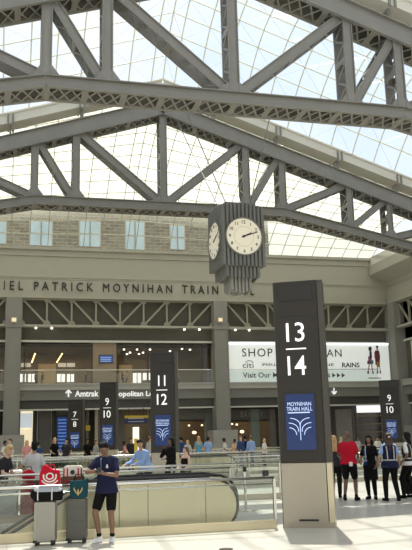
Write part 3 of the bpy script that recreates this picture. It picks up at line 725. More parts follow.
# ------------------------------------------------------------------ track pylons
SCR = mat('pylon_screen', (.004, .012, .05), .25, emit=(.005, .020, .09), es=.9)
SCT = mat('screen_text', (.5, .6, .8), .4, emit=(.42, .55, .85), es=.75)
def pylon(top, bot, loc, rz, H=4.75, W=.97, label='', full=True, D=.32):
    t = thing('track_pylon', label, 'sign', loc, rz, 'track number pylons'); k = H/4.75
    fwid = W-.12      # panel, then a trim strip at the right
    x0 = -W/2; x1 = x0+fwid
    mb = MB(); mb.box(x0, x1, 0, D, 1.2*k, H); mb.build('upper_cladding', CHAR, t)
    mb = MB(); mb.box(x0, x1, -.01, D, .10, 1.19*k); mb.build('lower_cladding', BRUSH, t)
    mb = MB(); mb.box(x0+.0, W/2, .02, D-.02, 0, .10); mb.build('base_plinth', BRUSH, t)
    mb = MB(); mb.box(x0+.30, x1-.18, -.03, -.012, .125, .16); mb.build('base_slot', BLACK, t)
    mb = MB(); mb.box(x1+.015, W/2, .02, D-.02, 1.2*k, H); mb.box(x0-.02, x0, .02, D-.02, 0, H); mb.box(x1, x1+.015, .05, D, .1, H); mb.build('side_trim', CHARL, t)
    mb = MB(); mb.box(x1+.015, W/2, .02, D-.02, .1, 1.19*k); mb.build('lower_side_trim', BRONZE, t)
    mb = MB(); mb.box(x0+.09, x1-.09, -.012, .0, 4.36*k, 4.66*k)
    for i in range(22): xq = x0+.10+i*(fwid-.2)/21; mb.box(xq-.006, xq+.006, -.02, -.012, 4.36*k, 4.66*k)
    mb.build('vent_grille', mat('vent_dark', (.03, .027, .024), .6), t)
    mb = MB(); mb.box(x0, x1, -.004, 0, 4.04*k, 4.05*k); mb.build('panel_seam', BLACK, t)
    cx = (x0+x1)/2-.03
    for s, z in ((top, 3.72*k), (bot, 3.06*k)):
        wd = (.36 if len(s) == 2 else .19)
        if s in ('11',): wd = .26
        n = text_mb(s, wd, .38*k, .95, .012, .002); moved(n, (cx, -.001, z)); n.build('numeral', WHITE, t)
    mb = MB(); mb.box(cx-.2, cx+.2, -.012, 0, 3.375*k, 3.40*k); mb.build('divider_bar', WHITE, t)
    sx0, sx1, sz0, sz1 = cx-.26, cx+.30, 1.44*k, 2.50*k
    mb = MB(); mb.box(sx0-.025, sx1+.025, -.012, 0, sz0-.025, sz1+.025); mb.build('screen_frame', BLACK, t)
    mb = MB(); mb.box(sx0, sx1, -.018, -.012, sz0, sz1); scr = mb.build('screen', SCR, t)
    sc = (sx0+sx1)/2-.01
    q = text_mb('MOYNIHAN', .46, .075, 1.0, .004, 0); moved(q, (sc, -.018, sz1-.19)); q.build('screen_text', SCT, scr)
    q = text_mb('TRAIN HALL', .50, .075, 1.0, .004, 0); moved(q, (sc, -.018, sz1-.285)); q.build('screen_text', SCT, scr)
    mb = MB(); mb.box(sc-.23, sc+.2, -.022, -.018, sz1-.365, sz1-.345)
    mb.build('caption_line', SCT, scr)
    mb = MB(); zb = sz1-.46     # fountain emblem
    for (r, top_) in ((.10, -.16), (.17, -.10), (.235, 0)):
        pass
    mb.tube([(sc, -.022, zb-.42), (sc, -.022, zb-.12)], .008, 5)
    for s in (-1, 1):
        for (sx, reach, zt_, zl) in ((0, .19, 0, -.22), (.035, .22, -.09, -.26), (.075, .21, -.18, -.30)):
            pts = []
            for i in range(9):
                a = PI/2*i/8; pts.append((sc+s*(sx+(reach-sx)*(1-math.cos(a))), -.022, zb+zt_-.14+.14*math.sin(a)))
            pts = [(sc+s*sx, -.022, zb+zl)] + pts; mb.tube(pts, .0075, 5)
    mb.build('emblem', SCT, scr)
    return t
pylon('13', '14', (5.52, 14.03, 0), R_(-28), 4.75, .97, 'nearest tall dark pylon numbered 13 over 14 with steel base')
pylon('11', '12', (5.33, 27.0, 0), R_(-16), 4.76, .97, 'dark pylon numbered 11 over 12 behind the woman in black')
pylon('9', '10', (4.95, 40.0, 0), R_(-14), 4.62, .93, 'dark pylon numbered 9 over 10 beside the Amtrak lettering')
P = at(76.5, 399.5, 46.5); pylon('7', '8', (P.x, 46.5, 0), R_(-14), P.z, .95, 'small far pylon numbered 7 over 8')
pylon('9', '10', (at(391, 400, 38).x, 38.0, 0), R_(-26), at(390, 380, 38).z, 1.15, 'dark pylon numbered 9 over 10 behind the staff in vests')

# ------------------------------------------------------------------ balustrades, escalators
def balustrade(Y, x0, x1, h, label, step=1.6, curb=.16, second=True, cm=None, endpost=True):
    t = thing('glass_balustrade', label, 'balustrade', (x0, Y, 0), 0, 'glass balustrades round the escalator wells')
    mb = MB(); mb.box(0, x1-x0, -.05, .05, 0, curb); mb.box(0, x1-x0, -.065, -.05, curb-.03, curb); mb.build('curb', cm or BRUSH, t)
    mb = MB(); n = max(1, round((x1-x0)/step)); p = (x1-x0)/n
    for i in range(n): mb.box(i*p+.01, (i+1)*p-.01, -.008, .008, curb, h-.07)
    mb.build('glass_panel', G_RAIL, t)
    mb = MB(); mb.tube([(0, 0, h), (x1-x0, 0, h)], .028, 8)
    if second: mb.tube([(0, .03, h-.11), (x1-x0, .03, h-.11)], .018, 8)
    mb.build('top_rail', INOX, t, smooth=True)
    for i in (range(0, n+1, 2) if not endpost else [n]):
        mb = MB(); mb.box(i*p-.025, i*p+.025, -.03, .03, 0, h-.02); mb.build('post', INOX, t)
    return t
balustrade(14.3, -4.0, 4.94, .93, 'nearest glass balustrade with bronze curb behind the standing man', cm=BRONZE)
balustrade(17.75, -7.0, 5.05, 1.0, 'second glass balustrade on the far side of the near escalator well', endpost=False)
balustrade(20.6, -8.0, 7.3, .98, 'third glass balustrade, where the man in the light blue shirt leans', endpost=False)
balustrade(26.0, 7.5, 21.0, 1.0, 'glass balustrade directly behind the group of station staff', endpost=False)
balustrade(30.8, -9.0, 9.6, 1.0, 'glass balustrade on the near side of the far escalator well', endpost=False)
balustrade(33.8, -9.0, 20.0, 1.0, 'glass balustrade on the far side of the far escalator well', endpost=False)
balustrade(42.0, -9.0, 24.0, 1.0, 'furthest glass balustrade in front of the shopfronts', endpost=False)

def escalator(x1, y, label, wdt=1.0, top=.88, r=.45, hr=.028, group='escalators down to the tracks'):
    t = thing('escalator', label, 'escalator', (x1, y, 0), 0, group)
    # local: newel end at x=0, runs to -x and down at 30 deg from x=-2.85
    k = -2.85; dn = -6.6; dz = (dn-k)*math.tan(R_(30))
    arc = [(-r+r*math.cos(a), top-r+r*math.sin(a)) for a in [R_(90-15*i) for i in range(0, 12)]]
    prof = [(k, top)] + arc + [(-.45, 0.0), (-1.2, -.35), (k, -.4), (dn, dz-.35), (dn, dz+top)]
    for s in (0, 1):
        yy = y*0 + s*wdt
        mb = MB(); mb.prism(prof, yy-.03, yy+.03); sp_ = mb.build('side_panel', BRONZE, t)
        mb = MB()
        for xs_ in (-.62, -1.75, -2.3):
            if s == 0: mb.box(xs_-.006, xs_+.006, yy-.036, yy-.03, .12, top-.03)
        if mb.v: mb.build('panel_joints', mat('joint_dark', (.12, .10, .07), .6), sp_)
        mb = MB(); pts = [(dn, yy, dz+top+.04), (k, yy, top+.04)] + [(-r+(r+.04)*math.cos(R_(a)), yy, top-r+(r+.04)*math.sin(R_(a))) for a in range(90, -61, -15)]
        mb.tube(pts, hr, 8); mb.build('handrail', BLACK, t, smooth=True)
    mb = MB()
    mb.box(-1.2, -.1, .04, wdt-.04, .0, .02)
    for i in range(12):
        x = -1.2-i*.36; z = 0 if x > k+.2 else (x-k)*math.tan(R_(30)); mb.box(x-.36, x, .05, wdt-.05, z-.25, z)
    mb.build('steps', mat('step_metal', (.25, .25, .24), .4, .7), t)
    return t
escalator(4.33, 14.85, 'near escalator with bronze side panel and round end behind the standing man')
escalator(4.75, 16.3, 'second escalator of the near well with black handrails')
escalator(9.2, 31.3, 'far well escalator nearer the camera', group='escalators of the far well')
escalator(9.4, 32.7-.3, 'far well escalator beside the far balustrade', group='escalators of the far well')
# key switch disc on bronze panel
P = at(184.5, 485.5, 14.8); mb = MB(); mb.tube([(P.x, 14.82, P.z), (P.x, 14.78, P.z)], .035, 14); tag(mb.build('emergency_stop', INOX), 'small round stop button on the bronze escalator panel', 'button')
# belt stanchion
def stanchion(loc, label, h=1.0):
    t = thing('belt_stanchion', label, 'stanchion', loc, 0, 'belt stanchions')
    mb = MB(); mb.cyl((0, 0, 0), .2, .02, 24); mb.cyl((0, 0, .02), .18, .03, 24, .06); mb.build('base', INOX, t)
    mb = MB(); mb.cyl((0, 0, .04), .032, h-.04, 14); mb.build('pole', INOX, t, smooth=True)
    mb = MB(); mb.cyl((0, 0, h-.09), .045, .1, 14); mb.build('belt_cassette', BLACK, t)
    return t
P = fl(246, 511); stanchion((P.x, P.y, 0), 'steel stanchion with round base behind the end of the near balustrade')
a = fl(398, 507); stanchion((a.x+1.3, a.y+1.2, 0), 'steel belt stanchion beside the vest wearer at the edge of the group')
P = at(265.5, 475, 14.3); t = thing('rail_sensor', 'small black box device fixed on the near rail end', 'device', (P.x, 14.3, .955))
mb = MB(); mb.rcbox(-.05, .05, -.04, .04, .01, .12, .012); mb.build('housing', BLACK, t)
mb = MB(); mb.box(-.02, .02, -.02, .02, -.0, .015); mb.build('clamp', INOX, t)
# floor disc at the bottom of the picture
P = fl(226, 549.5); mb = MB(); mb.cyl((P.x, P.y, .001), .11, .012, 24); tag(mb.build('floor_outlet', mat('brass_dark', (.08, .07, .06), .4, .6)), 'small round dark floor outlet cover in the pale floor', 'floor outlet')
# ------------------------------------------------------------------ people
def remesh(mb, name, mt, parent, vox, smooth=2, world=False):
    o = mb.build(name, mt, parent, smooth=True, world=world)
    md = o.modifiers.new('r', 'REMESH'); md.mode = 'VOXEL'; md.voxel_size = vox; md.use_smooth_shade = True
    dg = bpy.context.evaluated_depsgraph_get(); dg.update()
    me = bpy.data.meshes.new_from_object(o.evaluated_get(dg)); o.modifiers.clear()
    if len(me.vertices):
        bm = bmesh.new(); bm.from_mesh(me)
        for _ in range(smooth): bmesh.ops.smooth_vert(bm, verts=bm.verts, factor=.5, use_axis_x=True, use_axis_y=True, use_axis_z=True)
        bm.to_mesh(me); bm.free()
        me.polygons.foreach_set('use_smooth', [True]*len(me.polygons)); me.name = name; old = o.data; o.data = me; bpy.data.meshes.remove(old)
    if not me.materials: me.materials.append(mt)
    return o
def ik(a, b, l1, l2, pole):
    a = V(a); b = V(b); d = b-a; L = min(d.length, (l1+l2)*.999); d.normalize(); b = a+d*L
    x = (l1*l1-l2*l2+L*L)/(2*L); h_ = math.sqrt(max(l1*l1-x*x, 0)); p = V(pole); p = (p-d*p.dot(d)).normalized()
    return a+d*x+p*h_, b
SK = {'tan': mat('skin_tan', (.42, .24, .15), .55), 'dark': mat('skin_dark', (.13, .065, .04), .5), 'light': mat('skin_light', (.60, .38, .28), .55), 'brown': mat('skin_brown', (.20, .105, .065), .55)}
HAIRM = {'black': mat('hair_black', (.007, .006, .005), .75, 0, .5, 40, .8, spec=.2), 'brown': mat('hair_brown', (.09, .045, .02), .5), 'blond': mat('hair_blond', (.48, .30, .13), .5), 'grey': mat('hair_grey', (.4, .38, .36), .5), 'red': mat('hair_auburn', (.045, .018, .011), .5)}
def cloth(n, c, r=.9): return mat('cloth_'+n, c, r, 0, .12, 9, .25, spec=.15)
def person(label, loc, rz, H=1.75, sex='m', skin='tan', hair='black', hs='short', pelvis=.93, lean=0, twist=0, feet=((-.1, 0), (.1, 0)), toes=(0, 0),
           hands=((-.24, -.03, .80), (.24, -.03, .80)), poles=((-.3, 1, -.2), (.3, 1, -.2)), hyaw=0, hpitch=0, vox=.014, top=None, sleeve='short', legs=None, legtype='long', shoes=None,
           hem=.86, vest=None, skirt=None, glasses=False, group=None, name='person', fat=1.0, neckline=1.455, kneepole=(0, -1, 0), curl=.6, hipshift=0.0, tank=False, sock=None):
    k = H/1.75; t = thing(name, label, 'person', loc, rz, group); S = lambda p: V(p)*k
    wm = sex == 'w'
    # frames: x = person's left(+), facing -Y
    piv = V((hipshift, 0, pelvis)); Rl = Matrix.Rotation(R_(lean), 3, 'X') ; Rt = Matrix.Rotation(R_(twist), 3, 'Z')
    off = pelvis-.93
    def U(p):             # upper-body point
        q = V(p)+V((hipshift, 0, off)); return piv + Rt @ (Rl @ (q-piv))
    def Ud(v): return Rt @ (Rl @ V(v))
    sh = .16 if wm else .18
    prof = ([(.84, .165, .105, 0), (.92, .172, .115, .005), (1.02, .140, .095, 0), (1.10, .125, .088, 0), (1.22, .145, .10, -.008), (1.34, .155, .095, 0), (1.41, .135, .075, .005), (1.455, .07, .06, .008), (1.48, .052, .055, .005)] if wm else
            [(.84, .160, .110, 0), (.93, .162, .115, 0), (1.05, .152, .108, 0), (1.15, .155, .11, 0), (1.27, .172, .118, 0), (1.36, .178, .108, 0), (1.405, .150, .082, .005), (1.45, .085, .065, .008), (1.485, .058, .058, .005)])
    prof = [(z, a*fat, b*fat, y) for z, a, b, y in prof]
    def ring_at(z, off_=0.0):
        for i in range(len(prof)-1):
            if prof[i][0] <= z <= prof[i+1][0]:
                f_ = (z-prof[i][0])/(prof[i+1][0]-prof[i][0]); a = [prof[i][j]*(1-f_)+prof[i+1][j]*f_ for j in range(4)]; break
        else: a = list(prof[0] if z < prof[0][0] else prof[-1]); a[0] = z
        return (U((0, a[3], z))*k, Ud((a[1]+off_, 0, 0))*k, Ud((0, a[2]+off_, 0))*k)
    hipx = .092
    hipJ = [V((hipshift+s*hipx, 0, pelvis-.04)) for s in (-1, 1)]
    foot = [V((feet[i][0], feet[i][1], feet[i][2] if len(feet[i]) > 2 else 0)) for i in (0, 1)]
    kneeJ = []; ankJ = []
    for i in (0, 1):
        kp = kneepole[i] if isinstance(kneepole[0], (tuple, list)) else kneepole
        kn, an = ik(hipJ[i], foot[i]+V((0, .02, .085)), .43, .42, kp); kneeJ.append(kn); ankJ.append(an)
    shJ = [U((s*(sh-.01), 0, 1.385)) for s in (-1, 1)]; elJ = []; wrJ = []
    for i in (0, 1):
        e, w_ = ik(shJ[i], V(hands[i])+V((0, 0, 0)), .29, .255, poles[i]); elJ.append(e); wrJ.append(w_)
    hb = U((0, .005, 1.47)); Rh = Rt @ Rl @ Matrix.Rotation(R_(hyaw), 3, 'Z') @ Matrix.Rotation(R_(hpitch), 3, 'X')
    def Hd(p): return (hb + Rh @ V(p))*k
    mb = MB()
    mb.rings([ring_at(z) for z, *_ in prof])
    for i, s in ((0, -1), (1, 1)):
        ar = .9 if wm else 1.0
        mb.cap(shJ[i]*k, elJ[i]*k, .052*k*ar, .040*k*ar); mb.cap(elJ[i]*k, wrJ[i]*k, .040*k*ar, .026*k*ar)
        mb.cap(U((s*.08, 0, 1.43))*k, shJ[i]*k, .05*k*ar, .052*k*ar)
        mb.cap(hipJ[i]*k, kneeJ[i]*k, .088*k*fat, .057*k); mb.cap(kneeJ[i]*k, (kneeJ[i]*.6+ankJ[i]*.4+V((0, .012, 0)))*k, .055*k, .054*k)
        mb.cap((kneeJ[i]*.6+ankJ[i]*.4+V((0, .012, 0)))*k, ankJ[i]*k, .052*k, .034*k)
        td = Matrix.Rotation(R_(toes[i]), 3, 'Z') @ V((0, -1, 0))
        mb.cap((foot[i]+V((0, .03, .045)))*k, (foot[i]+td*.14+V((0, 0, .032)))*k, .04*k, .03*k); mb.cap(ankJ[i]*k, (foot[i]+V((0, .03, .05)))*k, .038*k, .04*k)
        # hand: palm, four unequal fingers, thumb
        d = (wrJ[i]-elJ[i]).normalized(); side = d.cross(V((0, 0, 1)));
        if side.length < .3: side = V((0, 1, 0))
        side = (side-d*side.dot(d)).normalized(); nrm = d.cross(side)
        if nrm.dot(U((0, 0, 1.1))-wrJ[i]) < 0: nrm = -nrm; 
        if (d.z < -.7): side = V((0, -1, 0)); side = (side-d*side.dot(d)).normalized(); nrm = V((-s, 0, 0)); nrm = (nrm-d*nrm.dot(d)).normalized()
        fr = .0085 if vox < .012 else .010
        pc = wrJ[i]+d*.045
        for q in (-.022, -.007, .008, .022): mb.cap((wrJ[i]+d*.012+side*q*.6)*k, (wrJ[i]+d*.082+side*q*1.25)*k, .016*k, .0125*k, 8)
        for q, L in ((-.030, .058), (-.010, .072), (.010, .078), (.030, .070)):
            a = wrJ[i]+d*.085+side*q; dd = d; pts = a
            for j in range(3):
                dd = (dd + nrm*curl*.8).normalized(); nx_ = pts+dd*L*(.45, .32, .25)[j]; mb.cap(pts*k, nx_*k, fr*k*(1-.08*j), fr*k*(.92-.08*j), 7); pts = nx_
        a = wrJ[i]+d*.025+side*.026; b2 = a+(d*.6+side*.75+nrm*.3).normalized()*.042; mb.cap(a*k, b2*k, .014*k, .011*k, 7); mb.cap(b2*k, (b2+(d+nrm*.5).normalized()*.034)*k, .0105*k, .009*k, 7)
    # neck and head with features
    mb.cap(U((0, .01, 1.43))*k, Hd((0, .0, .075)), .052*k*(.88 if wm else 1), .048*k*(.88 if wm else 1))
    E = lambda c, r: mb.ell(Hd(c), V(r)*k, Rh, 16, 12)
    E((0, .012, .175), (.074, .092, .088)); E((0, -.018, .125), (.060, .070, .075)); E((0, -.035, .078), (.042, .045, .036)); E((0, -.072, .071), (.016, .014, .013))
    mb.cap(Hd((0, -.086, .158)), Hd((0, -.108, .122)), .008*k, .013*k, 8); E((0, -.096, .12), (.018, .010, .009))
    for s in (-1, 1):
        E((s*.077, .012, .138), (.010, .018, .030)); E((s*.030, -.074, .176), (.024, .012, .008)); E((s*.036, -.058, .118), (.022, .02, .022))
    if wm and not vest:
        for s in (-1, 1): mb.ell(U((s*.065, -.085, 1.245))*k, V((.055, .045, .055))*k)
    body = remesh(mb, 'body', SK[skin], t, vox*k, 1)
    if vox < .02:
        for s in (-1, 1):
            q = MB(); q.ell(Hd((s*.030, -.078, .153)), V((.013, .009, .007))*k, Rh, 10, 8); e = q.build('eye', mat('eye_white', (.6, .58, .55), .3), t, smooth=True)
            q = MB(); q.ell(Hd((s*.030, -.085, .153)), V((.006, .004, .006))*k, Rh, 8, 6); q.build('iris', BLACK, e, smooth=True)
            q = MB(); q.cap(Hd((s*.016, -.088, .178)), Hd((s*.046, -.078, .176)), .004*k, .003*k, 6); q.build('eyebrow', HAIRM['black' if hair == 'none' else hair], t)
        q = MB(); q.ell(Hd((0, -.087, .095)), V((.022, .008, .007))*k, Rh, 10, 6); q.build('mouth', mat('lip', (.28, .10, .08), .5), t, smooth=True)
    # hair
    if hs != 'none':
        q = MB(); Eh = lambda c, r: q.ell(Hd(c), V(r)*k, Rh, 16, 12)
        Eh((0, .028, .192), (.083, .092, .086)); Eh((0, .05, .145), (.076, .068, .075))
        if hs == 'short': Eh((0, -.030, .246), (.066, .052, .036)); Eh((.02, .0, .268), (.060, .065, .028)); Eh((-.03, -.01, .262), (.045, .055, .03))
        if hs in ('long', 'curly', 'bun', 'pony'): Eh((0, .0, .225), (.080, .080, .058)); [Eh((s*.070, .01, .16), (.022, .055, .07)) for s in (-1, 1)]
        if hs in ('long', 'curly'):
            for s in (-1, 0, 1):
                for j in range(5):
                    r = .050-.004*j + (.012 if hs == 'curly' else 0)
                    Eh((s*(.058+.004*j), .045+.012*j*(1 if s == 0 else .7), .10-.062*j), (r, .042, .055))
        if hs == 'bun': Eh((0, .10, .24), (.045, .045, .042))
        if hs == 'pony': [Eh((0, .115+.01*j, .19-.055*j), (.028, .028, .045)) for j in range(5)]
        remesh(q, 'hair', HAIRM[hair], t, max(vox, .012)*k, 1)
    if glasses:
        q = MB()
        for s in (-1, 1): q.tube([Hd((s*.033+.021*math.cos(a), -.094, .152+.016*math.sin(a))) for a in [2*PI*j/12 for j in range(12)]], .0028*k, 5, closed=True); q.tube([Hd((s*.055, -.092, .155)), Hd((s*.078, .01, .155))], .0028*k, 5)
        q.tube([Hd((-.012, -.096, .156)), Hd((.012, -.096, .156))], .0028*k, 5); q.build('glasses', BLACK, t)
    # clothes
    cv = max(vox, .011)*k
    if top:
        q = MB(); o_ = .014
        zs = [z for z in [hem, hem+.06, .98, 1.05, 1.12, 1.2, 1.27, 1.34, 1.385, 1.415, 1.44, neckline] if z >= hem and z <= neckline]
        rr = [ring_at(z, o_ + max(0, (1.05-z))*.17) for z in zs]; q.rings(rr)
        if wm and not vest:
            for s in (-1, 1): q.ell(U((s*.065, -.088, 1.245))*k, V((.064, .052, .064))*k)
        if not tank:
            for i, s in ((0, -1), (1, 1)):
                q.cap(U((s*.072, 0, 1.426))*k, (shJ[i]+V((0, 0, .004)))*k, .060*k, .064*k)
                if sleeve == 'short': e = shJ[i].lerp(elJ[i], .62); q.cap(shJ[i]*k, e*k, .060*k, .063*k)
                elif sleeve == 'long': q.cap(shJ[i]*k, elJ[i]*k, .060*k, .052*k); q.cap(elJ[i]*k, elJ[i].lerp(wrJ[i], .93)*k, .054*k, .038*k)
        remesh(q, 'top' if wm else 'shirt', top, t, cv, 2)
    if legs:
        q = MB(); q.rings([ring_at(z, .012) if off == 0 and lean == 0 else (V((hipshift, 0, z+off))*k, V((.18*fat, 0, 0))*k, V((0, .128*fat, 0))*k) for z in (.82, .86, .92, .99)])
        for i, s in ((0, -1), (1, 1)):
            if legtype == 'long': q.cap(hipJ[i]*k, kneeJ[i]*k, .104*k*fat, .070*k); q.cap((kneeJ[i]*.9+hipJ[i]*.1)*k, ankJ[i].lerp(kneeJ[i], .08)*k, .078*k, .056*k)
            elif legtype == 'tight': q.cap(hipJ[i]*k, kneeJ[i]*k, .098*k*fat, .064*k); q.cap((kneeJ[i]*.9+hipJ[i]*.1)*k, kneeJ[i].lerp(ankJ[i], .45)*k, .074*k, .066*k); q.cap(kneeJ[i].lerp(ankJ[i], .4)*k, ankJ[i].lerp(kneeJ[i], .05)*k, .067*k, .046*k)
            else: q.cap(hipJ[i]*k, hipJ[i].lerp(kneeJ[i], .74)*k, .104*k*fat, .088*k)
        remesh(q, 'shorts' if legtype == 'shorts' else 'trousers', legs, t, cv, 2)
    if skirt:
        q = MB(); q.rings([(V((hipshift, 0, z))*k, V((a, 0, 0))*k, V((0, b, 0))*k) for z, a, b in ((.52, .20, .15), (.6, .20, .15), (.8, .195, .14), (.92, .185, .13), (1.02, .15, .11))]); remesh(q, 'skirt', skirt, t, cv, 2)
    if vest:
        q = MB(); zs = [.92, .98, 1.05, 1.12, 1.2, 1.28, 1.36, 1.41, 1.43]; q.rings([ring_at(z, .028) for z in zs]); remesh(q, 'vest', vest[0], t, cv, 1)
        st = vest[2] if len(vest) > 2 else 'back'
        spec_ = [('reflective_stripe', vest[1], 1.03, 1.06, .034)] if st == 'back' else [('side_panel', VESTB, .93, 1.36, .034), ('reflective_stripe', vest[1], 1.02, 1.06, .038), ('reflective_stripe', vest[1], 1.14, 1.18, .038)]
        for nm_, mt_, za, zb_, of_ in spec_:
            q = MB()
            if st == 'back': q.rings([ring_at(z, of_) for z in (za, zb_)], 28)
            else:
                nz_ = max(2, int((zb_-za)/.05)+1); vs = []
                for m_ in range(9):
                    tt = R_(182+m_*8.5); ca, sa = math.cos(tt), math.sin(tt); qq = (abs(ca)**2.4+abs(sa)**2.4)**(-1/2.4)
                    for r_i in range(nz_):
                        c_, aa, bb = ring_at(za+(zb_-za)*r_i/(nz_-1), of_); vs.append(c_+aa*(ca*qq)+bb*(sa*qq))
                q.add(vs, [(m_*nz_+r_i, (m_+1)*nz_+r_i, (m_+1)*nz_+r_i+1, m_*nz_+r_i+1) for m_ in range(8) for r_i in range(nz_-1)])
            q.build(nm_, mt_, t, smooth=False)
        q = MB()
        for s in ((-1, 1) if st == 'back' else (-1,)):
            for f_ in (-1, 1):
                q.tube([U((s*.085, f_*(.118+.028), 1.05))*k, U((s*.09, f_*.15, 1.25))*k, U((s*.095, f_*.128, 1.36))*k, U((s*.09, f_*.05, 1.455))*k], .015*k, 6)
        q.build('reflective_braces', vest[1], t)
    if shoes:
        for i in (0, 1):
            td = Matrix.Rotation(R_(toes[i]), 3, 'Z') @ V((0, -1, 0)); q = MB(); f0 = foot[i]
            q.cap((f0+V((0, 0, .045))-td*.045)*k, (f0+td*.15+V((0, 0, .038)))*k, .050*k, .038*k); q.cap((f0+V((0, .02, .05)))*k, (f0+V((0, .02, .10)))*k, .05*k, .045*k)
            q.cap((f0-td*.05+V((0, 0, .018)))*k, (f0+td*.16+V((0, 0, .018)))*k, .018*k*2.2, .018*k*2.0)
            o = remesh(q, 'shoe', shoes, t, cv, 1)
            for v in o.data.vertices:
                if v.co.z < .004*k+foot[i].z*k: v.co.z = .004*k+foot[i].z*k
            if vox < .012:
                q = MB()
                for j in range(4): c = f0+td*(.05+.02*j)+V((0, 0, .088-.008*j)); sd_ = td.cross(V((0, 0, 1))); q.tube([(c-sd_*.022)*k, (c+V((0, 0, .006)))*k, (c+sd_*.022)*k], .004*k, 5)
                q.build('laces', mat('lace_grey', (.4, .4, .4), .7), o)
            if sock: q = MB(); q.cap((ankJ[i]+V((0, 0, -.01)))*k, ankJ[i].lerp(kneeJ[i], .12)*k, .042*k, .044*k); q.build('sock', sock, t, smooth=True)
    t['_f'] = 0; del t['_f']
    return dict(o=t, U=lambda p: U(p)*k, H=Hd, wr=[w_*k for w_ in wrJ], el=[e*k for e in elJ], k=k, Ud=Ud, Rh=Rh)
def face_cam(p): return math.atan2(-(0-p[0]), -(0-p[1]))*0 + math.atan2(-p[0], p[1])*1.0 if False else -math.atan2(p[0], p[1])
NAVY = cloth('navy', (.014, .016, .045)); BLK = cloth('black', (.006, .006, .006)); WHT = cloth('white', (.62, .62, .60)); GREYT = cloth('light_grey', (.42, .42, .43))
REDC = cloth('red', (.40, .008, .025)); BLUEC = cloth('light_blue', (.25, .36, .62)); PINK = cloth('pink', (.62, .30, .30)); CHARC = cloth('charcoal', (.03, .03, .035)); KHAKI = cloth('khaki', (.35, .28, .18)); DKBL = cloth('dark_blue', (.03, .06, .16)); TEALC = cloth('teal_blue', (.12, .3, .42)); SIL = mat('reflective_silver', (.42, .42, .38), .5, .0)
ORANGE = cloth('peach', (.6, .38, .26)); VESTB = cloth('royal_blue', (.012, .04, .17)); SNK = mat('white_sneaker', (.70, .70, .70), .5)
# 1 front man
P = fl(105.5, 540.5); P = V((P.x, 13.80, 0)); rz = -R_(30)
fm_ = person('young man in navy T-shirt and black shorts looking down at his phone by the luggage', P, rz, 1.73, 'm', 'brown', 'black', 'short', pelvis=.925, lean=3, feet=((-.10, -.10), (.10, .0)), toes=(-10, 25),
   hands=((-.04, -.30, 1.21), (.05, -.30, 1.17)), poles=((-1, .1, -.25), (1, .2, -.9)), hyaw=-4, hpitch=34, vox=.0085, top=NAVY, hem=.83, legs=BLK, legtype='shorts', shoes=SNK, glasses=True, curl=.75, sock=BLK, kneepole=((-.35, -1, 0), (.3, -1, 0)))
t = fm_['o']
w0, w1 = fm_['wr']; pc = (w0+w1)/2+V((0, -.05, .045))
ph = thing('phone', 'dark phone held by the young man in the navy T-shirt', 'phone', t.matrix_basis @ pc, rz); 
mb = MB(); mb.rcbox(-.036, .036, -.004, .004, -.074, .074, .01); mb.v = [Matrix.Rotation(R_(-55), 3, 'X') @ v for v in mb.v]; mb.build('case', BLACK, ph)
mb = MB(); mb.rcbox(-.032, .032, .004, .005, -.068, .068, .006); mb.v = [Matrix.Rotation(R_(-55), 3, 'X') @ v for v in mb.v]; mb.build('screen', mat('phone_screen', (.1, .12, .15), .2), ph)
# printed crest and lanyard
mb = MB(); c = fm_['U']((.075, -.145, 1.30)); mb.prism([(c.x-.022, c.z-.03), (c.x+.022, c.z-.03), (c.x+.014, c.z+.005), (c.x+.012, c.z+.03), (c.x-.012, c.z+.03), (c.x-.014, c.z+.005)], c.y-.002, c.y+.006); mb.build('chest_print', WHT, t)
mb = MB(); mb.tube([fm_['U']((-.075, -.02, 1.465)), fm_['U']((-.06, -.10, 1.41)), fm_['U']((-.04, -.142, 1.30)), fm_['U']((-.03, -.15, 1.18))], .005, 5); mb.build('lanyard', mat('lanyard_blue', (.2, .26, .45), .6), t)
mb = MB(); w_ = fm_['wr'][0]; d = (w_-fm_['el'][0]).normalized(); mb.tube([w_-d*.03, w_-d*.005], .034, 12); mb.build('watch', BLACK, t, smooth=True)
# 2 right group
RG = 'staff group beyond the nearest pylon'
def atfloor(px, py): p = fl(px, py); return V((p.x, p.y, 0))
P = atfloor(351, 500.5)
r = person('man in red polo shirt and black shorts with shaved head seen from behind', P, R_(180-35), 1.80, 'm', 'dark', 'black', 'none', feet=((-.15, 0), (.15, -.02)), toes=(-12, 12), hands=((-.20, -.22, .98), (.22, -.28, 1.02)), poles=((-.5, 1, -.3), (.5, 1, -.3)),
   hyaw=-8, hpitch=5, vox=.011, top=REDC, hem=.90, legs=BLK, legtype='shorts', shoes=BLK, fat=1.14, sock=BLK, group=None)
c = r['U']((-.08, .16, .90)); mb = MB(); mb.box(c.x-.05, c.x+.04, c.y, c.y+.01, c.z-.05, c.z+.06); mb.build('pocket_paper', WHT, r['o'])
P = atfloor(372.5, 499)
r2 = person('woman with long dark hair and blue striped vest smiling at the man in red', P, R_(-35), 1.66, 'w', 'brown', 'black', 'curly', feet=((-.09, 0), (.10, -.05)), toes=(-15, 15), hands=((-.20, -.30, 1.03), (.19, -.12, .92)), poles=((-.5, 1, -.4), (.6, 1, -.3)),
   hyaw=0, hpitch=-3, vox=.011, top=BLK, sleeve='short', legs=BLK, legtype='tight', shoes=BLK, skirt=BLK, vest=(BLK, SIL, 'side'))
mb = MB(); mb.rings([(r2['U']((0, -.0, z)), V((.19, 0, 0)), V((0, .15, 0))) for z in (1.0, 1.06)], 24)
P = atfloor(392.5, 501)
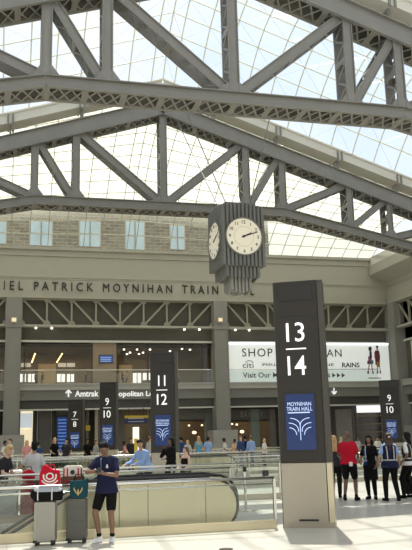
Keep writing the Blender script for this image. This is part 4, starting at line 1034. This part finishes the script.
r3 = person('woman with long brown hair seen from behind in navy vest with pale reflective braces', P, R_(180-12), 1.71, 'w', 'tan', 'red', 'long', feet=((-.17, 0), (.15, -.03)), toes=(-10, 14), hands=((-.26, -.10, .90), (.26, -.16, .95)), poles=((-.6, 1, -.2), (.6, 1, -.2)),
   vox=.011, top=BLUEC, sleeve='short', legs=BLK, legtype='long', shoes=BLK, vest=(NAVY, SIL), fat=1.12)
mb = MB(); q = MB(); mb.rings([(V((0, 0, z))*r3['k'], V((a, 0, 0)), V((0, b_, 0))) for z, a, b_ in ((.84, .225, .165), (.92, .228, .168), (1.0, .215, .16))], 24); remesh(mb, 'waist_pack', NAVY, r3['o'], .014, 1)
mb = MB(); c = r3['H']((0, .112, .17)); mb.ell(c, (.03, .014, .02)); mb.build('hair_clip', WHT, r3['o'], smooth=True)
P = atfloor(411, 498)
r4 = person('woman with dark hair in black vest with yellow patch at the edge of the group', P, R_(180+40), 1.72, 'w', 'brown', 'black', 'long', feet=((-.12, .02), (.16, -.14)), toes=(-10, 10), hands=((-.22, -.18, 1.0), (.25, -.10, .93)), vox=.012, top=WHT, sleeve='short', legs=BLK, legtype='long', shoes=BLK, vest=(CHARC, SIL), fat=1.1)
c = r4['U']((.0, .165, 1.16)); mb = MB(); mb.box(c.x-.10, c.x+.10, c.y-.01, c.y+.012, c.z-.04, c.z+.04); mb.build('yellow_patch', mat('hi_vis_yellow', (.55, .60, .04), .6), r4['o'])
P = at(335, 445, 20.6); r5 = person('person with blond hair and black shoulder bag mostly hidden behind the tall pylon', (P.x-.30, 20.0, 0), R_(150), 1.68, 'w', 'light', 'blond', 'long', top=CHARC, legs=BLK, vox=.013, shoes=BLK)
bg_ = thing('shoulder_bag', 'black shoulder bag worn by the person behind the tall pylon', 'bag', (P.x+.0, 20.05, 1.10)); mb = MB(); mb.ell((0, 0, 0), (.13, .09, .21)); remesh(mb, 'bag_body', BLK, bg_, .02, 1)
mb = MB(); mb.tube([(-.05, 0, .18), (-.16, 0, .32), (-.28, .02, .36)], .012, 6); mb.build('strap', BLK, bg_)
mb = MB(); mb.box(-.06, .06, -.095, -.08, -.08, .02); mb.build('tan_pocket', mat('tan_leather', (.3, .14, .05), .6), bg_)
# 3 left background pair, leaning man, women by the railings
P = at(34.5, 442, 19.3)
person('man in light grey T-shirt with hand on hip seen from behind the second balustrade', (P.x, 19.3, 0), R_(180-25), P.z, 'm', 'tan', 'black', 'short', hands=((-.22, -.26, 1.02), (.17, -.03, .98)), poles=((-.5, 1, -.3), (1, .6, 0)), hyaw=25, vox=.012, top=cloth('pale_grey', (.52, .52, .53)), legs=CHARC, shoes=BLK, fat=1.06)
P = at(20.5, 447, 18.9)
person('fair haired person in dark T-shirt bending beside the man in light grey', (P.x-.42, 18.75, 0), R_(60), P.z+.06, 'm', 'light', 'blond', 'short', lean=14, hands=((-.15, -.40, 1.02), (.1, -.42, 1.0)), hpitch=10, vox=.013, top=CHARC, legs=KHAKI, shoes=BLK)
P = at(24, 466, 18.6); b_ = thing('duffel_bag', 'soft red bag on a red suitcase beside the man in light grey', 'bag', (P.x+.1, 18.3, .80), 0)
mb = MB(); mb.ell((0, 0, .16), (.16, .11, .14)); mb.box(-.13, .13, -.07, .07, .012, .15); remesh(mb, 'bag_body', REDC, b_, .02, 2); mb = MB(); mb.tube([(-.08, 0, .27), (-.05, 0, .36), (.05, 0, .36), (.08, 0, .27)], .01, 6); mb.build('handle', BLK, b_)
suit_red = True
P = at(10.5, 500, 18.5); cse = fl(10.5, 506)
P = at(142, 444, 22.3)
person('man in light blue shirt leaning forward on a railing, short dark hair', (P.x-.08, 21.1, 0), R_(-50), 1.74, 'm', 'tan', 'black', 'short', lean=24, hands=((-.30, -.52, 1.05), (.02, -.56, 1.05)), poles=((-.5, 1, -.5), (.5, 1, -.5)), hyaw=35, hpitch=-8, vox=.012, top=BLUEC, sleeve='long', legs=BLK, shoes=BLK, fat=1.05)
P = at(168, 437, 22.0)
person('woman in black with dark curly hair holding her hand to her face', (P.x+.2, 22.6, 0), R_(-65), P.z, 'w', 'dark', 'black', 'curly', hands=((-.10, -.16, 1.42), (.05, -.22, 1.12)), poles=((-.5, .2, -1), (.5, 1, -.4)), hpitch=0, vox=.012, top=BLK, sleeve='long', legs=BLK, shoes=BLK)
P = at(183, 446, 21.6)
person('woman in black tank top with brown hair tied back facing left', (P.x, 21.3, 0), R_(-60), P.z, 'w', 'light', 'brown', 'pony', hands=((-.16, -.26, 1.02), (.16, -.26, 1.02)), vox=.012, top=BLK, tank=True, neckline=1.36, legs=BLK, shoes=BLK)
# 4 people by the shopfronts: a few bodies, copied with their parts
FG = 'people in front of the shopfronts'
base = []
for i, (sx, hr, hs, sl, lg, rot) in enumerate((('m', 'black', 'short', 'short', CHARC, 20), ('w', 'black', 'bun', 'short', KHAKI, -60), ('m', 'brown', 'short', 'long', DKBL, 150), ('w', 'blond', 'long', 'short', CHARC, 80))):
    base.append(dict(sex=sx, hair=hr, hs=hs, sleeve=sl, legs=lg))
far = [  # px, head y, Y, body, top material, rz, label
 (5.5, 440.5, 40.6, 1, WHT, 40, 'dark haired person in white top at the left edge by the plinth'),
 (10, 437.5, 41.4, 2, WHT, -60, 'person in white top standing before the left plinth'),
 (27, 440, 40.8, 3, PINK, 10, 'blond person in pale pink top in front of the sunlit doorway'),
 (38.5, 442, 40.5, 0, DKBL, 150, 'person in dark top to the right of the sunlit doorway'),
 (55, 436.5, 41, 3, BLK, 30, 'fair haired woman in black left of the departure board'),
 (66.5, 438.5, 40.7, 0, CHARC, -20, 'dark clothed person just in front of the departure board'),
 (87.5, 438.5, 40.8, 1, BLK, 20, 'dark haired person in black between the 7/8 and 9/10 pylons'),
 (96, 440, 40.9, 2, GREYT, 60, 'person in grey right beside the edge of the left 9/10 pylon'),
 (124.5, 441, 40.5, 1, PINK, 90, 'dark haired woman in pink top facing left by the railing'),
 (131, 438, 41.1, 0, CHARC, 0, 'dark figure beside the upright yellow floor sign'),
 (149.5, 436.5, 40.9, 2, GREYT, 120, 'grey clothed man left of the 11/12 pylon'),
 (181, 436.5, 41, 0, DKBL, 170, 'person in dark blue right of the 11/12 pylon'),
 (187.5, 440, 40.6, 3, GREYT, -30, 'fair haired person in grey beyond the woman in the tank top'),
 (198.5, 436, 41, 3, TEALC, 180, 'blond person in light blue near the green-grey pilaster'),
 (208, 437, 41, 0, BLUEC, 160, 'dark haired man in pale blue left of the pillar plinth'),
 (224.5, 438, 40.8, 1, WHT, 70, 'person in white top in front of the pillar plinth'),
 (234, 439, 41.5, 1, ORANGE, -70, 'person in peach top at the right corner of the plinth'),
 (240.5, 436, 40.2, 2, DKBL, 20, 'man in dark blue under the bakery lettering'),
 (245, 435.5, 41.5, 0, NAVY, 160, 'man in navy close beside the light blue figure'),
 (250.5, 436, 40.4, 2, BLUEC, 180, 'person in light blue shirt before the green pilaster'),
 (264, 438.5, 40.9, 3, WHT, -80, 'fair haired person in white close to the tall near pylon'),
 (341, 437, 40.7, 3, WHT, 40, 'blond person in white just right of the tall near pylon'),
 (357.5, 438, 41, 1, GREYT, 0, 'person in grey seen above the smiling woman'),
 (370.5, 437.5, 41.1, 2, BLUEC, 60, 'person in blue shirt left of the right-hand 9/10 pylon'),
 (377.5, 439, 40.3, 0, WHT, -40, 'person in white shirt at the edge of the right-hand 9/10 pylon'),
 (401, 436.5, 40.6, 0, GREYT, 30, 'dark haired person in grey right of the right-hand 9/10 pylon')]
protos = {}
def dup_person(src, label, loc, rz, sc, topm):
    r_ = src.copy(); C.objects.link(r_); r_['label'] = label; r_.location = loc; r_.rotation_euler = (0, 0, rz); r_.scale = (sc, sc, sc)
    for ch in src.children:
        c_ = ch.copy(); C.objects.link(c_); c_.parent = r_
        for g in ch.children: d_ = g.copy(); C.objects.link(d_); d_.parent = c_
    return r_
def set_top(root, topm):
    for ch in root.children:
        if ch.name.startswith(('top', 'shirt')): ch.material_slots[0].link = 'OBJECT'; ch.material_slots[0].material = topm
skins = ['tan', 'brown', 'light', 'light']
for (px, py, Y, bi, topm, rzd, lab) in far:
    P = at(px, py, Y); Hh = max(1.45, min(1.85, P.z))
    if bi not in protos:
        b0 = base[bi]; pr = person(lab, (P.x, Y, 0), R_(rzd), 1.7, b0['sex'], skins[bi], b0['hair'], b0['hs'], hands=((-.2, -.2, 1.0), (.22, -.15, .95)), vox=.022, top=topm, sleeve=b0['sleeve'], legs=b0['legs'], shoes=BLK, group=FG)['o']
        protos[bi] = pr; pr.scale = (Hh/1.7,)*3
        set_top(pr, topm)
    else:
        pr = dup_person(protos[bi], lab, (P.x, Y, 0), R_(rzd), Hh/1.7, topm); set_top(pr, topm)
# gallery diners
GG = 'people seated in the gallery lounge'
for (px, py, lab, tm, bi) in ((35.5, 378, 'silhouetted person seated in the lounge nearer the left column', BLK, 0), (42.5, 375.5, 'silhouetted taller person in the middle of the left lounge window', BLK, 2), (86, 374, 'dark figure in blue by the tan panel in the lounge', DKBL, 2),
                              (117.5, 375, 'person in pink seated just right of the tan panel', PINK, 1), (122.5, 374, 'person in black seated at a lounge table', BLK, 0), (127, 371, 'person in white standing in the lounge', WHT, 2), (178, 377, 'dim figure in the lounge right of the 11/12 pylon', GREYT, 3)):
    Y = YF+2.6; P = at(px, py, Y); pr = dup_person(protos[bi], lab, (P.x, Y, 5.32), R_(80 if bi != 2 else -100), max(.6, (P.z-5.32)/1.7), tm); pr['group'] = GG; set_top(pr, tm)
# yellow upright floor sign
P = at(135, 437, 40.3); t = thing('floor_sign', 'narrow upright yellow floor sign behind the leaning man', 'sign', (P.x, 40.0, 0)); mb = MB(); mb.box(-.09, .09, -.03, .03, .05, 1.7); mb.build('sign_panel', mat('sign_yellow2', (.62, .45, .04), .5), t); mb = MB(); mb.box(-.2, .2, -.18, .18, 0, .05); mb.build('base', BLACK, t)

# ------------------------------------------------------------------ luggage
def suitcase(loc, rz, w_, d_, h_, shell, label, hgt, ribs=True, wheelm=BLACK):
    t = thing('suitcase', label, 'suitcase', loc, rz, 'rolling suitcases')
    mb = MB(); mb.rcbox(-w_/2, w_/2, -d_/2, d_/2, .055, h_, .035, 5)
    o = mb.build('shell', shell, t)
    bv = o.modifiers.new('b', 'BEVEL'); bv.width = .018; bv.segments = 3; bv.limit_method = 'ANGLE'
    mb = MB(); n = 7
    if ribs:
        for i in range(n): x = -w_/2+.04+i*(w_-.08)/(n-1); mb.box(x-.010, x+.010, -d_/2-.006, -d_/2+.002, .09, h_-.05)
    else:
        for z in (.28, .30): mb.box(-w_/2+.01, w_/2-.01, -d_/2-.005, -d_/2+.002, h_*z/.6, h_*z/.6+.012)
        mb.box(-w_/2+.02, w_/2-.02, -d_/2-.006, -d_/2, h_*.78, h_*.78+.02)
    mb.build('shell_ribs', shell, o)
    mb = MB()
    for s in (-1, 1):
        mb.rcbox(s*(w_/2-.03)-.035, s*(w_/2-.03)+.035, -d_/2-.01, -d_/2+.05, .045, .09, .01)
    mb.build('corner_guards', BLACK, t)
    for sx in (-1, 1):
        for sy in (-1, 1):
            mb = MB(); x = sx*(w_/2-.045); y = sy*(d_/2-.04); mb.tube([(x-.02, y, .028), (x+.02, y, .028)], .028, 12); mb.box(x-.012, x+.012, y-.015, y+.015, .03, .06); mb.build('wheel', wheelm, t)
    mb = MB()
    for s in (-1, 1): mb.tube([(s*.10, d_/2-.03, h_-.02), (s*.10, d_/2-.03, hgt)], .008, 6)
    mb.tube([(-.11, d_/2-.03, hgt), (.11, d_/2-.03, hgt)], .014, 8); mb.build('pull_handle', INOX, t)
    return t
S1 = fl(45.5, 546); S2 = fl(77.5, 543.5)
s1 = suitcase((S1.x, S1.y+.12, 0), R_(-14), .36, .24, .72, mat('silver_shell', (.34, .33, .30), .4, .5), 'silver ribbed upright suitcase under the black duffel bag', 1.12, True)
s2 = suitcase((S2.x, S2.y+.12, 0), R_(-14), .34, .23, .74, mat('gunmetal_shell', (.10, .10, .09), .45, .3), 'dark grey hard upright suitcase under the teal tote bag', 1.02, False)
s3 = suitcase((at(8, 500, 18.15).x, 18.12, 0), R_(-10), .42, .26, .66, mat('pewter_shell', (.33, .34, .35), .4, .5), 'grey upright suitcase seen through the balustrade glass at the left', .95, True)
Pq = at(24, 466, 18.6); suitcase((Pq.x+.1, 18.3, 0), 0, .34, .24, .79, cloth('dark_red', (.25, .02, .04)), 'red suitcase behind the second balustrade under a soft red bag', .82, False)
# duffel bag
dz_ = .725
t = thing('duffel_bag', 'black and pale grey duffel bag lying on the silver suitcase', 'bag', (S1.x+.01, S1.y+.06, dz_), R_(-14))
mb = MB(); mb.cap((-.17, 0, .115), (.17, 0, .115), .115, .115, 16); mb.cap((-.21, 0, .09), (-.17, 0, .06), .07, .06); mb.cap((.20, 0, .06), (.23, 0, .05), .06, .05); mb.box(-.2, .2, -.1, .1, .004, .08); o = remesh(mb, 'bag_body', BLK, t, .012, 3)
mb = MB(); mb.cap((-.15, -.01, .150), (.17, -.01, .145), .098, .098, 16); o = remesh(mb, 'silver_jacket', cloth('silver_grey', (.36, .38, .42), .45), t, .012, 2)
mb = MB()
for x in (-.13, .11): mb.tube([(x, -.118, .02), (x, -.135, .12), (x, -.09, .22), (x, 0, .252), (x, .08, .22)], .010, 6)
mb.build('straps', WHT, t)
# red and white tote with rings
t = thing('tote_bag', 'red tote bag with white concentric rings on top of the duffel bag', 'bag', (S1.x+.05, S1.y+.07, dz_+.262), R_(-14))
mb = MB(); poly = [(-.17, 0), (.17, 0), (.185, .10), (.165, .24), (.06, .25), (-.02, .31), (-.07, .345), (-.12, .30), (-.165, .17)]
mb.prism([(x, z+.003) for x, z in poly], -.075, .075); o = remesh(mb, 'bag_body', REDC, t, .010, 4)
mb = MB()
for r0, r1, a0, a1 in ((.045, .070, 0, 360), (.095, .122, -200, 20), (.146, .168, -150, -30)):
    n = 28; vs = [];
    for j in range(n+1):
        a = R_(a0+(a1-a0)*j/n)
        for r in (r0, r1): x = .02+r*math.cos(a); z = .15+r*.85*math.sin(a); vs += [(x, -.083+.2*max(0, abs(x)-.13), max(.012, z)), (x, -.076, max(.012, z))]
    mb.add(vs, [q for j in range(n) for q in ((4*j, 4*j+2, 4*j+6, 4*j+4), (4*j, 4*j+4, 4*j+5, 4*j+1), (4*j+2, 4*j+3, 4*j+7, 4*j+6))])
mb.build('white_rings', WHT, t)
mb = MB(); mb.tube([(-.02, -.04, .28), (.02, -.06, .35), (.08, -.05, .34), (.11, -.03, .24)], .012, 6); mb.build('handle', REDC, t)
# teal tote
t = thing('tote_bag', 'dark teal tote bag with gold wing emblem on the dark suitcase', 'bag', (S2.x+.02, S2.y+.07, .745), R_(-14))
mb = MB(); mb.prism([(-.145, .003), (.145, .003), (.165, .33), (.05, .30), (-.05, .29), (-.15, .30)], -.07, .07); remesh(mb, 'bag_body', cloth('dark_teal', (.012, .055, .07)), t, .010, 4)
gold = mat('gold_print', (.50, .36, .14), .5); mb = MB()
for s in (-1, 1):
    mb.prism([(0+s*.005, .08), (s*.03, .10), (s*.075, .19), (s*.07, .16), (s*.085, .165), (s*.05, .10), (s*.03, .075)][::s], -.082, -.072)
mb.prism([(-.012, .05), (.012, .05), (.014, .12), (0, .16), (-.014, .12)], -.083, -.072); mb.build('wing_emblem', gold, t)
mb = MB()
for s in (-1, 1): mb.tube([(-.08, s*.05, .29), (-.06, s*.045, .40), (.06, s*.045, .40), (.09, s*.05, .30)], .007, 6)
mb.build('handle', BLK, t)
# carrier box on the rail
P = at(72.5, 477, 14.25); t = thing('carrier_box', 'white and red patterned carrier with brown base resting behind the teal tote', 'box', (P.x, 14.17, .975), R_(-8))
mb = MB(); mb.rcbox(-.20, .20, -.13, .12, 0, .13, .03); mb.build('lower_case', mat('carrier_brown', (.10, .045, .03), .6), t)
mb = MB(); mb.rcbox(-.165, .17, -.11, .10, .13, .31, .05); mb.build('upper_case', mat('carrier_white', (.66, .63, .58), .6), t)
mb = MB()
for x in (-.15, -.09, .10, .155): mb.box(x-.012, x+.012, -.116, -.108, .13, .27)
mb.box(-.17, .17, -.137, -.13, .035, .055); mb.build('red_piping', REDC, t)
mb = MB(); mb.tube([(.0, -.108, .20), (.0, -.12, .20)], .04, 16); mb.build('round_badge', BLACK, t)
mb = MB(); mb.tube([(-.06, 0, .31), (-.05, 0, .35), (.05, 0, .35), (.06, 0, .31)], .008, 6); mb.build('handle', BLACK, t)
# dark suitcase beside the man in red
P = fl(341, 487); t = thing('suitcase', 'dark suitcase with long handle leaning beside the man in red', 'suitcase', (P.x+.15, 19.6, 0), R_(20), 'rolling suitcases')
mb = MB(); mb.rcbox(-.17, .17, -.11, .11, .05, .52, .03); mb.build('shell', BLK, t)
for sx in (-1, 1): mb = MB(); mb.tube([(sx*.12-.02, -.05, .025), (sx*.12+.02, -.05, .025)], .025, 10); mb.box(sx*.12-.01, sx*.12+.01, -.07, -.03, .025, .06); mb.build('wheel', BLACK, t)
mb = MB(); [mb.tube([(x, .08, .5), (x-.18, .08, .98)], .008, 6) for x in (-.08, .08)]; mb.tube([(-.27, .08, .98), (-.09, .08, .98)], .012, 6); mb.build('pull_handle', INOX, t)
